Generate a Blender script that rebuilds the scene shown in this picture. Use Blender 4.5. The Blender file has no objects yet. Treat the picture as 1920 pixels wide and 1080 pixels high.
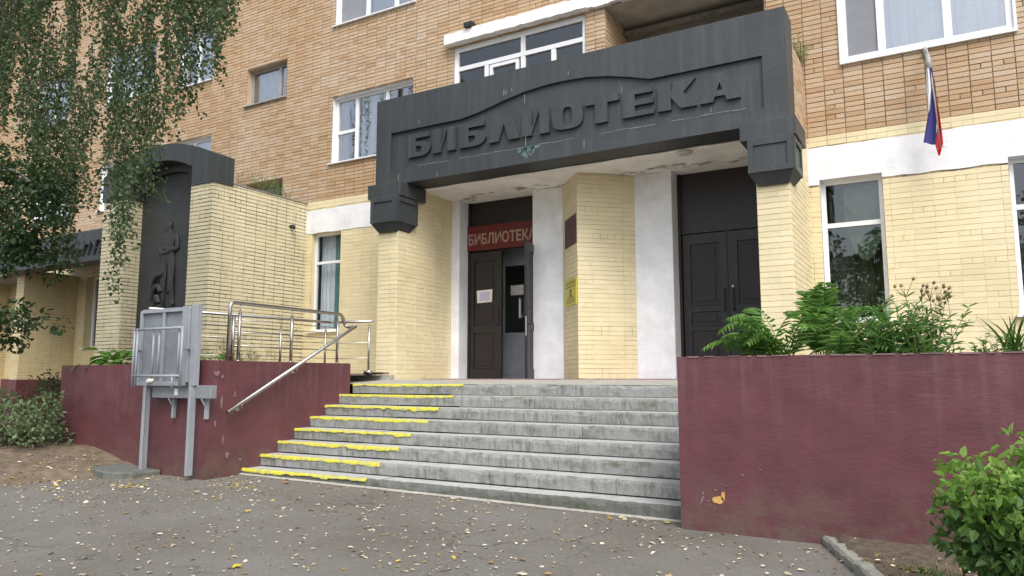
import bpy, bmesh, math, random
import numpy as np
from mathutils import Vector, Matrix

random.seed(7); RNG = np.random.default_rng(7)
S = bpy.context.scene
COL = S.collection
R = math.radians

# ------------------------------------------------------------------ camera (eye is the origin, ground lies about 1.2 m below)
cam = bpy.data.cameras.new("camera"); camo = bpy.data.objects.new("camera", cam); COL.objects.link(camo)
cam.sensor_width = 36; cam.lens = 1400 / 1920 * 36; cam.clip_start = 0.05; cam.clip_end = 900
camo.location = (0, 0, 0); camo.rotation_euler = (R(96.9), 0, R(30))
S.camera = camo
# ------------------------------------------------------------------ overcast daylight
SUN_EL, SUN_AZ = 50, 138          # azimuth clockwise from +Y
W = bpy.data.worlds.new("World"); S.world = W; W.use_nodes = True
nt = W.node_tree; nt.nodes.clear()
sky = nt.nodes.new("ShaderNodeTexSky"); sky.sky_type = 'NISHITA'; sky.sun_disc = False
sky.sun_elevation = R(SUN_EL); sky.sun_rotation = R(SUN_AZ); sky.dust_density = 3.0; sky.air_density = 1.0
hs = nt.nodes.new("ShaderNodeHueSaturation"); hs.inputs['Saturation'].default_value = 0.48
bg = nt.nodes.new("ShaderNodeBackground"); bg.inputs['Strength'].default_value = 0.15
ow = nt.nodes.new("ShaderNodeOutputWorld")
nt.links.new(sky.outputs[0], hs.inputs['Color']); nt.links.new(hs.outputs[0], bg.inputs['Color']); nt.links.new(bg.outputs[0], ow.inputs[0])
sl = bpy.data.lights.new("sun", 'SUN'); sl.energy = 1.0; sl.angle = R(28); sl.color = (1.0, 0.985, 0.96)
so = bpy.data.objects.new("sun", sl); COL.objects.link(so)
sd = Vector((math.sin(R(SUN_AZ)) * math.cos(R(SUN_EL)), math.cos(R(SUN_AZ)) * math.cos(R(SUN_EL)), math.sin(R(SUN_EL))))
so.rotation_euler = sd.to_track_quat('Z', 'Y').to_euler(); so.location = sd * 40
S.view_settings.view_transform = 'Standard'; S.view_settings.look = 'None'
S.view_settings.exposure = 0.84; S.view_settings.gamma = 1; S.view_settings.use_curve_mapping = False
S.render.engine = 'CYCLES'
S.cycles.max_bounces = 8; S.cycles.transparent_max_bounces = 12

CY, SY, CP, SP = math.cos(R(30)), math.sin(R(30)), math.cos(R(6.9)), math.sin(R(6.9))
CF = np.array([-SY * CP, CY * CP, SP]); CR = np.array([CY, SY, 0.0]); CU = np.cross(CR, CF)
def project(P):
    P = np.asarray(P, float); d = P @ CF
    return np.stack([960 + 1400 * (P @ CR) / d, 540 - 1400 * (P @ CU) / d, d], -1)

# ------------------------------------------------------------------ scene bookkeeping
WL = {}                                            # world position of every empty / part used as a parent
def tag(o, label=None, cat=None, group=None, kind=None):
    if label: o["label"] = label
    if cat: o["category"] = cat
    if group: o["group"] = group
    if kind: o["kind"] = kind
    return o
def thing(name, loc, label, cat, group=None):
    o = bpy.data.objects.new(name, None); COL.objects.link(o); o.location = loc; o.empty_display_size = 0.2
    WL[o] = Vector(loc); return tag(o, label, cat, group)
def link(name, me, parent=None, mats=(), smooth=False):
    o = bpy.data.objects.new(name, me); COL.objects.link(o)
    for m in mats: me.materials.append(m)
    if smooth:
        me.polygons.foreach_set("use_smooth", [True] * len(me.polygons))
    if parent is not None: o.parent = parent
    WL[o] = WL.get(parent, Vector((0, 0, 0)))
    return o

class MB:
    """collects shapes in world coordinates, then links them as ONE mesh object"""
    def __init__(s): s.v = []; s.f = []; s.m = []; s.mi = 0
    def mat(s, i): s.mi = i; return s
    def face(s, pts):
        n = len(s.v); s.v += [tuple(p) for p in pts]; s.f.append(tuple(range(n, n + len(pts)))); s.m.append(s.mi)
    def add(s, vs, fs):
        n = len(s.v); s.v += [tuple(p) for p in vs]
        for f in fs: s.f.append(tuple(i + n for i in f)); s.m.append(s.mi)
    def box(s, x0, x1, y0, y1, z0, z1, M=None):
        vs = [(x, y, z) for z in (z0, z1) for y in (y0, y1) for x in (x0, x1)]
        if M is not None: vs = [tuple(M @ Vector(v)) for v in vs]
        s.add(vs, [(0, 2, 3, 1), (4, 5, 7, 6), (0, 1, 5, 4), (2, 6, 7, 3), (0, 4, 6, 2), (1, 3, 7, 5)]); return s
    def prism(s, poly, f0, f1):
        """poly: list of 2D points; f0/f1 map a 2D point to the two end planes"""
        n = len(poly); a = [f0(*p) for p in poly]; b = [f1(*p) for p in poly]
        s.add(a + b, [tuple(range(n)), tuple(range(2 * n - 1, n - 1, -1))] + [(i, i + n, (i + 1) % n + n, (i + 1) % n) for i in range(n)]); return s
    def tube(s, pts, r, n=8, cap=True):
        pts = [Vector(p) for p in pts]; rs = r if isinstance(r, (list, tuple)) else [r] * len(pts)
        base = len(s.v); up = Vector((0.13, 0.21, 0.97)); prev = None
        for i, p in enumerate(pts):
            t = (pts[min(i + 1, len(pts) - 1)] - pts[max(i - 1, 0)]).normalized()
            if prev is None:
                a = t.cross(up if abs(t.dot(up)) < 0.95 else Vector((1, 0, 0))).normalized()
            else: a = (prev - t * prev.dot(t)).normalized()
            prev = a; b = t.cross(a)
            for k in range(n):
                w = 2 * math.pi * k / n; s.v.append(tuple(p + (a * math.cos(w) + b * math.sin(w)) * rs[i]))
        for i in range(len(pts) - 1):
            for k in range(n):
                q = base + i * n; s.f.append((q + k, q + (k + 1) % n, q + n + (k + 1) % n, q + n + k)); s.m.append(s.mi)
        if cap:
            s.f.append(tuple(base + k for k in range(n - 1, -1, -1))); s.m.append(s.mi)
            e = base + (len(pts) - 1) * n; s.f.append(tuple(e + k for k in range(n))); s.m.append(s.mi)
        return s
    def build(s, name, mats, parent=None, smooth=False, bevel=0, jitter=0):
        off = WL.get(parent, Vector((0, 0, 0)))
        me = bpy.data.meshes.new(name); v = [(a - off.x, b - off.y, c - off.z) for a, b, c in s.v]
        me.from_pydata(v, [], s.f); me.polygons.foreach_set("material_index", s.m); me.update()
        mats = mats if isinstance(mats, (list, tuple)) else [mats]
        if bevel or not smooth:
            bm = bmesh.new(); bm.from_mesh(me)
            bmesh.ops.recalc_face_normals(bm, faces=bm.faces)
            if bevel:
                bmesh.ops.remove_doubles(bm, verts=bm.verts, dist=1e-5)
                bmesh.ops.bevel(bm, geom=[e for e in bm.edges if len(e.link_faces) == 2 and e.calc_face_angle(0) > 0.6], offset=bevel, segments=1, affect='EDGES', clamp_overlap=True)
            bm.to_mesh(me); bm.free()
        return link(name, me, parent, mats, smooth)
def bent(pts, r=0.05, n=5):
    """round the corners of a polyline"""
    pts = [Vector(p) for p in pts]; out = [pts[0]]
    for a, b, c in zip(pts, pts[1:], pts[2:]):
        d0 = (a - b); d1 = (c - b); q = min(r, d0.length * .45, d1.length * .45); p0 = b + d0.normalized() * q; p1 = b + d1.normalized() * q
        for k in range(n + 1):
            t = k / n; out.append(p0 * (1 - t) ** 2 + b * 2 * t * (1 - t) + p1 * t * t)
    return out + [pts[-1]]

# ------------------------------------------------------------------ materials
def sh(nt, typ, **k):
    n = nt.nodes.new(typ)
    for a, b in k.items():
        if a in n.inputs: n.inputs[a].default_value = b
        else: setattr(n, a, b)
    return n
def newmat(name):
    m = bpy.data.materials.new(name); m.use_nodes = True; nt = m.node_tree
    return m, nt, nt.nodes["Principled BSDF"]
def coords(nt, scale=(1, 1, 1)):
    g = sh(nt, "ShaderNodeNewGeometry"); mp = sh(nt, "ShaderNodeMapping"); mp.inputs['Scale'].default_value = scale
    nt.links.new(g.outputs['Position'], mp.inputs['Vector']); return mp.outputs[0]
def noise(nt, scale, detail=4, rough=.55, vscale=(1, 1, 1), vec=None):
    n = sh(nt, "ShaderNodeTexNoise"); n.inputs['Scale'].default_value = scale; n.inputs['Detail'].default_value = detail; n.inputs['Roughness'].default_value = rough
    nt.links.new(vec or coords(nt, vscale), n.inputs['Vector']); return n.outputs['Fac']
def ramp(nt, fac, stops):
    r = sh(nt, "ShaderNodeValToRGB"); e = r.color_ramp.elements
    while len(e) < len(stops): e.new(0.5)
    for i, (p, c) in enumerate(stops):
        e[i].position = p; e[i].color = (c, c, c, 1) if isinstance(c, (int, float)) else (*c, 1)
    nt.links.new(fac, r.inputs[0]); return r.outputs[0]
def mix(nt, a, b, fac, mode='MIX'):
    n = sh(nt, "ShaderNodeMix", data_type='RGBA', blend_type=mode)
    for sock, val in ((n.inputs[0], fac), (n.inputs[6], a), (n.inputs[7], b)):
        if hasattr(val, 'links'): nt.links.new(val, sock)
        elif isinstance(val, (int, float)): sock.default_value = val
        else: sock.default_value = (*val, 1)
    return n.outputs[2]
def math_(nt, op, a, b=0.0):
    n = sh(nt, "ShaderNodeMath", operation=op)
    for i, v in enumerate((a, b)):
        if hasattr(v, 'links'): nt.links.new(v, n.inputs[i])
        else: n.inputs[i].default_value = v
    return n.outputs[0]
def bump(nt, p, h, strength=.3, dist=.01):
    b = sh(nt, "ShaderNodeBump"); b.inputs['Strength'].default_value = strength; b.inputs['Distance'].default_value = dist
    nt.links.new(h, b.inputs['Height']); nt.links.new(b.outputs[0], p.inputs['Normal'])
def rnd(nt):
    g = sh(nt, "ShaderNodeNewGeometry"); o = sh(nt, "ShaderNodeObjectInfo")
    return math_(nt, 'FRACT', math_(nt, 'ADD', g.outputs['Random Per Island'], o.outputs['Random']))
def setc(nt, p, c): nt.links.new(c, p.inputs['Base Color'])

def simple(name, c, rough=.6, var=.15, scale=6, metal=0, bmp=0.0, spec=.5):
    m, nt, p = newmat(name); p.inputs['Roughness'].default_value = rough; p.inputs['Metallic'].default_value = metal; p.inputs['Specular IOR Level'].default_value = spec
    lo = tuple(x * (1 - var) for x in c); hi = tuple(min(1, x * (1 + var)) for x in c)
    n = noise(nt, scale, 5); setc(nt, p, ramp(nt, n, [(.3, lo), (.7, hi)]))
    if bmp: bump(nt, p, noise(nt, scale * 6, 5), bmp, .01)
    return m

def m_orange():
    m, nt, p = newmat("orange_brick"); p.inputs['Roughness'].default_value = .85
    c = ramp(nt, rnd(nt), [(0, (.45, .305, .18)), (.2, (.50, .355, .22)), (.45, (.53, .39, .252)), (.7, (.55, .42, .285)), (.88, (.54, .43, .315)), (1, (.47, .325, .195))])
    big = ramp(nt, noise(nt, .55, 3), [(.36, (.94, .86, .76)), (.62, (1.04, 1.05, 1.08))])
    c = mix(nt, c, big, 1.0, 'MULTIPLY')
    sp = ramp(nt, noise(nt, 60, 4), [(.32, .72), (.5, 1.0), (.7, 1.06)])
    c = mix(nt, c, sp, 1.0, 'MULTIPLY')
    st = ramp(nt, noise(nt, 1.6, 5, .6, (1.6, 1.6, .35)), [(.62, 0.0), (.8, .38)])
    c = mix(nt, c, (.22, .19, .15), st)
    setc(nt, p, c); bump(nt, p, noise(nt, 90, 5), .35, .004); return m
def m_yellow(name, base, grime=.10, dark=.5):
    m, nt, p = newmat(name); p.inputs['Roughness'].default_value = .55
    v = ramp(nt, rnd(nt), [(0, .95), (1, 1.04)]); c = mix(nt, base, v, 1, 'MULTIPLY')
    big = ramp(nt, noise(nt, .9, 4), [(.35, (.93, .92, .88)), (.65, (1.04, 1.04, 1.05))]); c = mix(nt, c, big, 1, 'MULTIPLY')
    st = ramp(nt, noise(nt, 3.0, 6, .65, (1.4, 1.4, .5)), [(.60, 0.0), (.78, grime * 2.4)])
    c = mix(nt, c, (.24, .22, .12), st)
    ch = ramp(nt, noise(nt, 14, 6, .7, (1, 1, 1.5)), [(.69, 0.0), (.73, dark)])
    c = mix(nt, c, (.25, .19, .13), ch)
    setc(nt, p, c); bump(nt, p, noise(nt, 35, 5), .22, .004); return m
def m_pylon():
    m = m_yellow("aged_yellow_paint", (.74, .67, .46), .34, .75); nt = m.node_tree; p = nt.nodes["Principled BSDF"]; src = p.inputs['Base Color'].links[0].from_socket
    run = ramp(nt, noise(nt, 7, 6, .7, (1.3, 1.3, .10)), [(.52, 0.0), (.68, .55)])
    sp = sh(nt, "ShaderNodeSeparateXYZ"); g = sh(nt, "ShaderNodeNewGeometry"); nt.links.new(g.outputs['Position'], sp.inputs[0])
    mr = sh(nt, "ShaderNodeMapRange"); nt.links.new(sp.outputs[2], mr.inputs[0]); mr.inputs[1].default_value = 2.3; mr.inputs[2].default_value = 3.7
    c = mix(nt, src, (.20, .17, .095), math_(nt, 'MULTIPLY', run, mr.outputs[0]))
    mr2 = sh(nt, "ShaderNodeMapRange"); nt.links.new(sp.outputs[2], mr2.inputs[0]); mr2.inputs[1].default_value = 1.5; mr2.inputs[2].default_value = .3
    low = math_(nt, 'MULTIPLY', mr2.outputs[0], ramp(nt, noise(nt, 3.2, 7, .75), [(.50, 0.0), (.64, .7)])); c = mix(nt, c, (.22, .15, .075), low)
    setc(nt, p, c); return m
def m_joint(name, base, dirt, lo=.45, hi=.62):
    m, nt, p = newmat(name); p.inputs['Roughness'].default_value = .9
    f = ramp(nt, noise(nt, 1.7, 6, .7), [(lo, 0.0), (hi, 1.0)])
    setc(nt, p, mix(nt, base, dirt, f)); bump(nt, p, noise(nt, 60, 4), .4, .006); return m
def m_streaky(name, base, streak, amt=.35, rough=.6, chips=None, horiz=False, low=None):
    # low = height below which run-off streaks fade out
    m, nt, p = newmat(name); p.inputs['Roughness'].default_value = rough
    kk_ = .80 if low is not None else .88
    c = mix(nt, tuple(x * kk_ for x in base), tuple(x * (2.02 - kk_) for x in base), ramp(nt, noise(nt, 2.2, 7, .68), [(.32, 0.0), (.68, 1.0)]))
    s = ramp(nt, noise(nt, 5, 5, .6, (2.2, 2.2, .12)), [(.48, 0.0), (.72, amt)])
    if low is not None:
        sp = sh(nt, "ShaderNodeSeparateXYZ"); g = sh(nt, "ShaderNodeNewGeometry"); nt.links.new(g.outputs['Position'], sp.inputs[0])
        mr = sh(nt, "ShaderNodeMapRange"); nt.links.new(sp.outputs[2], mr.inputs[0]); mr.inputs[1].default_value = low - .75; mr.inputs[2].default_value = low; mr.inputs[3].default_value = .18; mr.inputs[4].default_value = 1.0
        s = math_(nt, 'MULTIPLY', s, mr.outputs[0])
    c = mix(nt, c, streak, s)
    if low is not None:
        l3 = ramp(nt, noise(nt, 4.5, 7, .72, (.7, .7, 8)), [(.60, 0.0), (.70, .45)]); c = mix(nt, c, streak, l3)
        d_ = sh(nt, "ShaderNodeMapRange"); nt.links.new(sp.outputs[2], d_.inputs[0]); d_.inputs[1].default_value = -.72; d_.inputs[2].default_value = -1.22; d_.inputs[3].default_value = 0; d_.inputs[4].default_value = 1
        dirt = math_(nt, 'MULTIPLY', d_.outputs[0], ramp(nt, noise(nt, 6, 6, .7), [(.38, 0.0), (.62, .75)])); c = mix(nt, c, (.125, .10, .078), dirt)
    if chips:
        f = ramp(nt, noise(nt, 5.5, 7, .72), [(.70, 0.0), (.735, .75)]); c = mix(nt, c, chips, f)
    setc(nt, p, c)
    h = noise(nt, 16, 7, .68, (1, 1, 2.6)) if horiz else noise(nt, 30, 6, .6)
    bump(nt, p, h, .30 if horiz else .35, .012); return m
def m_leaf(name, a, b, trans=.35, rough=.5):
    m, nt, p = newmat(name); p.inputs['Roughness'].default_value = rough; p.inputs['Specular IOR Level'].default_value = .35
    c = ramp(nt, rnd(nt), [(0, a), (.75, b), (1, tuple(min(1, x * 1.35) for x in b))]); setc(nt, p, c)
    t = sh(nt, "ShaderNodeBsdfTranslucent"); nt.links.new(mix(nt, c, (1.1, 1.25, .6), 1, 'MULTIPLY'), t.inputs['Color'])
    ms = sh(nt, "ShaderNodeMixShader"); ms.inputs[0].default_value = trans
    nt.links.new(p.outputs[0], ms.inputs[1]); nt.links.new(t.outputs[0], ms.inputs[2])
    nt.links.new(ms.outputs[0], nt.nodes["Material Output"].inputs[0]); return m
def m_glass(name, tint=(.82, .87, .88), refl=.06, k=1.5):
    m, nt, p = newmat(name); nt.nodes.remove(p)
    tr = sh(nt, "ShaderNodeBsdfTransparent"); tr.inputs[0].default_value = (*tint, 1)
    gl = sh(nt, "ShaderNodeBsdfGlossy"); gl.inputs['Roughness'].default_value = .015; gl.inputs['Color'].default_value = (.95, .97, 1, 1)
    fr = sh(nt, "ShaderNodeFresnel"); fr.inputs[0].default_value = 1.55
    f = math_(nt, 'ADD', math_(nt, 'MULTIPLY', fr.outputs[0], k), refl)
    nz = sh(nt, "ShaderNodeBump"); nz.inputs['Strength'].default_value = .05; nz.inputs['Distance'].default_value = .02
    nt.links.new(noise(nt, 1.3, 2), nz.inputs['Height']); nt.links.new(nz.outputs[0], gl.inputs['Normal'])
    ms = sh(nt, "ShaderNodeMixShader"); nt.links.new(f, ms.inputs[0]); nt.links.new(tr.outputs[0], ms.inputs[1]); nt.links.new(gl.outputs[0], ms.inputs[2])
    nt.links.new(ms.outputs[0], nt.nodes["Material Output"].inputs[0]); return m
def m_asphalt():
    m, nt, p = newmat("worn_asphalt"); p.inputs['Roughness'].default_value = .9
    c = ramp(nt, noise(nt, .7, 6, .6), [(.3, (.128, .117, .098)), (.5, (.158, .148, .127)), (.7, (.182, .174, .156))])
    g2 = ramp(nt, noise(nt, 26, 6, .8), [(.3, .74), (.5, 1.0), (.7, 1.22)]); c = mix(nt, c, g2, 1, 'MULTIPLY')
    g = ramp(nt, noise(nt, 150, 3, .8), [(.3, .55), (.5, 1.0), (.72, 1.6)]); c = mix(nt, c, g, 1, 'MULTIPLY')
    d = ramp(nt, noise(nt, 4.2, 6, .7), [(.5, 0.0), (.75, .5)]); c = mix(nt, c, (.20, .18, .145), d)
    w_ = sh(nt, "ShaderNodeMix", data_type='RGBA', blend_type='ADD'); w_.inputs[0].default_value = .55; nt.links.new(coords(nt), w_.inputs[6])
    nn_ = sh(nt, "ShaderNodeTexNoise"); nn_.inputs['Scale'].default_value = 2.4; nn_.inputs['Detail'].default_value = 6; nt.links.new(coords(nt), nn_.inputs['Vector']); nt.links.new(nn_.outputs['Color'], w_.inputs[7])
    v_ = sh(nt, "ShaderNodeTexVoronoi", feature='DISTANCE_TO_EDGE'); v_.inputs['Scale'].default_value = .55; nt.links.new(w_.outputs[2], v_.inputs['Vector'])
    ck = math_(nt, 'MULTIPLY', ramp(nt, v_.outputs['Distance'], [(.0, .75), (.011, 0.0)]), ramp(nt, noise(nt, .8, 3), [(.45, 0.0), (.58, 1.0)])); c = mix(nt, c, (.05, .045, .035), ck)
    setc(nt, p, c); bump(nt, p, noise(nt, 130, 4, .7), .5, .008); return m
def m_concrete(name, base, moss=.6, mosscol=(.10, .115, .06), sc=3.5):
    m, nt, p = newmat(name); p.inputs['Roughness'].default_value = .88
    c = mix(nt, tuple(x * .84 for x in base), tuple(x * 1.1 for x in base), noise(nt, 3, 6, .65))
    g = ramp(nt, noise(nt, 70, 4, .7), [(.3, .8), (.6, 1.08)]); c = mix(nt, c, g, 1, 'MULTIPLY')
    s = ramp(nt, noise(nt, sc, 7, .74, (1.2, 1, 2.0)), [(.50, 0.0), (.70, moss)]); c = mix(nt, c, mosscol, s)
    s2 = ramp(nt, noise(nt, 17, 8, .78, (1, 1, .16)), [(.47, 0.0), (.62, moss * .9)])
    s2 = math_(nt, 'MULTIPLY', s2, ramp(nt, noise(nt, 1.9, 5, .7), [(.36, .10), (.62, 1.0)])); c = mix(nt, c, (.085, .085, .075), s2)
    setc(nt, p, c); bump(nt, p, noise(nt, 40, 6, .7), .5, .012); return m

M = dict(
 orange=m_orange(), mortar=m_joint("dark_mortar", (.165, .125, .088), (.34, .275, .205)),
 yellow=m_yellow("yellow_painted_brick", (.76, .665, .43)), yjoint=m_joint("painted_joint", (.60, .51, .32), (.17, .13, .075), .50, .62),
 yaged=m_pylon(), yajoint=m_joint("dirty_joint", (.50, .42, .25), (.045, .036, .024), .44, .53),
 ydull=m_yellow("old_yellow_paint", (.62, .525, .31), .2, .6),
 white=m_streaky("white_plaster", (.81, .82, .84), (.66, .66, .65), .18, .6), whiteold=m_streaky("peeling_white_plaster", (.88, .875, .855), (.68, .66, .61), .3, .7, (.32, .27, .2)),
 pvc=simple("white_window_plastic", (.80, .81, .82), .35, .03), greyframe=simple("grey_wooden_frame", (.32, .31, .30), .6, .15), 
 canopy=m_streaky("charcoal_painted_concrete", (.042, .0475, .050), (.09, .10, .10), .36, .5, None, False),
 cast=simple("dark_cast_relief", (.036, .038, .039), .55, .2, 4, 0, .25),
 maroon=m_streaky("maroon_paint", (.118, .038, .045), (.185, .105, .115), .5, .5, None, True, .15),
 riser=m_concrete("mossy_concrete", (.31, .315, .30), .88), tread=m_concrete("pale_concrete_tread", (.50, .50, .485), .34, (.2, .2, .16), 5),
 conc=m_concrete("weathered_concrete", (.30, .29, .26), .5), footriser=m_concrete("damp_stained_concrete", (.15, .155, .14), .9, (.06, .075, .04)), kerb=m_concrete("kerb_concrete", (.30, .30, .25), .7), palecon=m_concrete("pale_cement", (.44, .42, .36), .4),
 door=simple("dark_stained_wood", (.0165, .0125, .0125), .42, .3, 9, 0, .1), doorin=simple("black_brown_wood", (.016, .011, .011), .5, .3, 8),
 red=simple("red_sign_face", (.115, .010, .010), .4, .1), sand=simple("beige_letter_print", (.34, .25, .18), .5, .05),
 yplate=simple("yellow_plate", (.60, .52, .035), .35, .05), ink=simple("olive_print", (.20, .17, .02), .5, .05),
 plaque=simple("brown_plaque_bed", (.095, .050, .052), .7, .15), paper=simple("printed_paper", (.72, .68, .64), .6, .14, 30), paper2=simple("lilac_print", (.52, .50, .62), .6, .2, 40),
 steel=simple("brushed_steel", (.50, .48, .455), .27, .08, 30, 1.0), galv=simple("grey_lift_paint", (.29, .31, .335), .4, .08, 7), liftsheet=simple("grey_lift_sheet", (.20, .22, .245), .35, .15, 5),
 galvdark=simple("grey_box_paint", (.22, .235, .25), .4, .1, 7), ypaint=None, asphalt=m_asphalt(),
 soil=simple("trodden_soil", (.155, .115, .080), .95, .35, 9, 0, .6), soildark=simple("damp_soil", (.105, .08, .056), .95, .45, 14, 0, .8), earth=simple("far_ground", (.12, .105, .075), .95, .3, .5),
 glass=m_glass("window_glass", (.82, .87, .88), .26), glassclear=m_glass("clear_window_glass", (.86, .90, .92), .0, .45), glassdark=m_glass("dark_window_glass", (.78, .82, .79), .05, 1.15),
 curtain=simple("sheer_curtain", (.74, .78, .83), .8, .08, 5), curtgreen=simple("green_curtain", (.22, .32, .20), .8, .15, 6), curtain2=simple("moss_green_curtain", (.20, .25, .15), .85, .3, 5), tealc=simple("teal_curtain", (.13, .30, .30), .8, .12, 6),
 room=simple("dim_room", (.24, .245, .24), .9, .2, 2), netting=simple("insect_net", (.24, .25, .27), .9, .05), bark=simple("birch_limb_bark", (.20, .18, .155), .9, .4, 14, 0, .5), twig=simple("brown_twig", (.06, .04, .028), .8, .3, 20),
 birch=m_leaf("birch_leaf", (.048, .080, .038), (.10, .150, .074), .4), darkleaf=m_leaf("dark_tree_leaf", (.022, .046, .018), (.05, .088, .034), .3),
 bushl=m_leaf("grey_green_leaf", (.105, .15, .07), (.18, .235, .125), .3), bushr=m_leaf("fresh_green_leaf", (.115, .22, .04), (.255, .40, .105), .45, .7), bushrl=m_leaf("shaded_green_leaf", (.065, .135, .038), (.125, .225, .07), .4),
 fern=m_leaf("fern_green", (.08, .175, .035), (.16, .30, .075), .42), lily=m_leaf("lily_green", (.09, .185, .06), (.165, .30, .105), .42), blade=m_leaf("blade_green", (.04, .10, .02), (.10, .19, .035), .35),
 hosta=m_leaf("hosta_green", (.06, .16, .02), (.14, .29, .05), .35), dry=m_leaf("dry_stalk", (.16, .12, .06), (.30, .23, .11), .2),
 litter=m_leaf("pale_fallen_leaf", (.40, .335, .235), (.66, .585, .46), .1, .8), litter2=m_leaf("brown_fallen_leaf", (.22, .14, .07), (.40, .26, .11), .1, .7), litter3=m_leaf("golden_fallen_leaf", (.50, .33, .06), (.62, .46, .09), .15, .7),
 yleaf=simple("yellow_leaf", (.62, .48, .03), .6, .15, 20), oleaf=simple("orange_leaf", (.48, .18, .035), .6, .2, 20),
 flagw=simple("white_flag_cloth", (.78, .78, .80), .8, .03), flagb=simple("blue_flag_cloth", (.045, .045, .20), .8, .05), flagr=simple("red_flag_cloth", (.52, .025, .035), .8, .05),
 metalgrey=simple("grey_metal", (.34, .33, .31), .5, .1), black=simple("black_plastic", (.02, .02, .02), .5, .1), lamp=simple("frosted_lamp_glass", (.55, .56, .55), .3, .05), soffgrey=simple("grey_loggia_ceiling", (.48, .46, .41), .9, .2, 3), tealstain=simple("verdigris_stain", (.16, .25, .22), .7, .25, 30),
 peel=simple("bare_plaster", (.42, .37, .29), .9, .2, 20), ochre=simple("ochre_bare_patch", (.55, .33, .10), .8, .2, 20), pale=simple("scuffed_plaster", (.22, .135, .135), .8, .2, 20), purpl=simple("purple_tile", (.30, .18, .19), .6, .15))
def m_yellowpaint():
    m, nt, p = newmat("yellow_edge_paint"); p.inputs['Roughness'].default_value = .6
    f = ramp(nt, noise(nt, 13, 7, .75), [(.47, 0.0), (.62, .9)])
    setc(nt, p, mix(nt, mix(nt, (.54, .50, .035), (.68, .63, .05), noise(nt, 9, 6, .7)), (.36, .36, .25), f)); bump(nt, p, noise(nt, 40, 5), .4, .008); return m
M['ypaint'] = m_yellowpaint()

# ------------------------------------------------------------------ bricks
BV = {}
def brick_verts(w, h, d=.03, c=.0028):
    w2, h2 = w / 2, h / 2
    v = [(-w2, d, -h2), (w2, d, -h2), (w2, d, h2), (-w2, d, h2), (-w2, c, -h2), (w2, c, -h2), (w2, c, h2), (-w2, c, h2),
         (-w2 + c, 0, -h2 + c), (w2 - c, 0, -h2 + c), (w2 - c, 0, h2 - c), (-w2 + c, 0, h2 - c)]
    return v
BF = [(8, 9, 10, 11), (4, 5, 9, 8), (5, 6, 10, 9), (6, 7, 11, 10), (7, 4, 8, 11), (0, 1, 5, 4), (1, 2, 6, 5), (2, 3, 7, 6), (3, 0, 4, 7)]
class Wall:
    """one plane of brickwork: origin o (at u=0,z=0), horizontal direction ang (local x), outward normal = local -y"""
    def __init__(s, o, ang, u0, u1, z0, z1, holes=(), zones=None, mat=0, gap=.0095, cull=True, phase=0, hdr=5, jit=.0036, pgap=None):
        s.o = Vector(o); s.ang = ang; s.list = []
        ca, sa = math.cos(ang), math.sin(ang); rr = random.Random(int(abs(o[0] * 977 + o[1] * 131 + z0 * 17)))
        n0 = int(math.floor(z0 / .075)); n1 = int(math.ceil(z1 / .075))
        for k in range(n0, n1):
            za, zb = max(k * .075, z0), min(k * .075 + .075, z1)
            if zb - za < .025: continue
            zm = (za + zb) / 2
            hh = [(max(h[0], u0), min(h[1], u1)) for h in holes if h[2] < zb - .02 and h[3] > za + .02]
            cells = []; i0 = int(math.floor((u0 - phase) / .26)) - 1; i1 = int(math.ceil((u1 - phase) / .26)) + 1
            for i in range(i0, i1):
                a = i * .26 + phase
                p = .42 if (k % hdr == 0) else .045
                if rr.random() < p: cells += [(a, a + .13), (a + .13, a + .26)]
                else: cells.append((a, a + .26))
            for a, b in cells:
                segs = [(max(a, u0), min(b, u1))]
                for h in hh:
                    nx = []
                    for q in segs:
                        if h[1] <= q[0] or h[0] >= q[1]: nx.append(q); continue
                        if h[0] > q[0]: nx.append((q[0], h[0]))
                        if h[1] < q[1]: nx.append((h[1], q[1]))
                    segs = nx
                for qa, qb in segs:
                    if qb - qa < .035: continue
                    um = (qa + qb) / 2; mt = mat
                    if zones:
                        mt = zones(um, zm)
                        if mt is None: continue
                    P = (o[0] + ca * um, o[1] + sa * um, o[2] + zm)
                    g_ = gap if pgap is None or mt == 0 else pgap
                    s.list.append((P, qb - qa - g_ * (1.35 if mt == 0 and pgap else 1), zb - za - g_, mt, rr.uniform(-jit, jit) * (1 if mt == 0 and pgap else .5), rr.uniform(-.006, .006) * (1 if mt == 0 else .6)))
        if cull and s.list:
            q = project([b[0] for b in s.list])
            s.list = [b for b, c in zip(s.list, q) if c[2] > .5 and -170 < c[0] < 2090 and -130 < c[1] < 1150]
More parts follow.
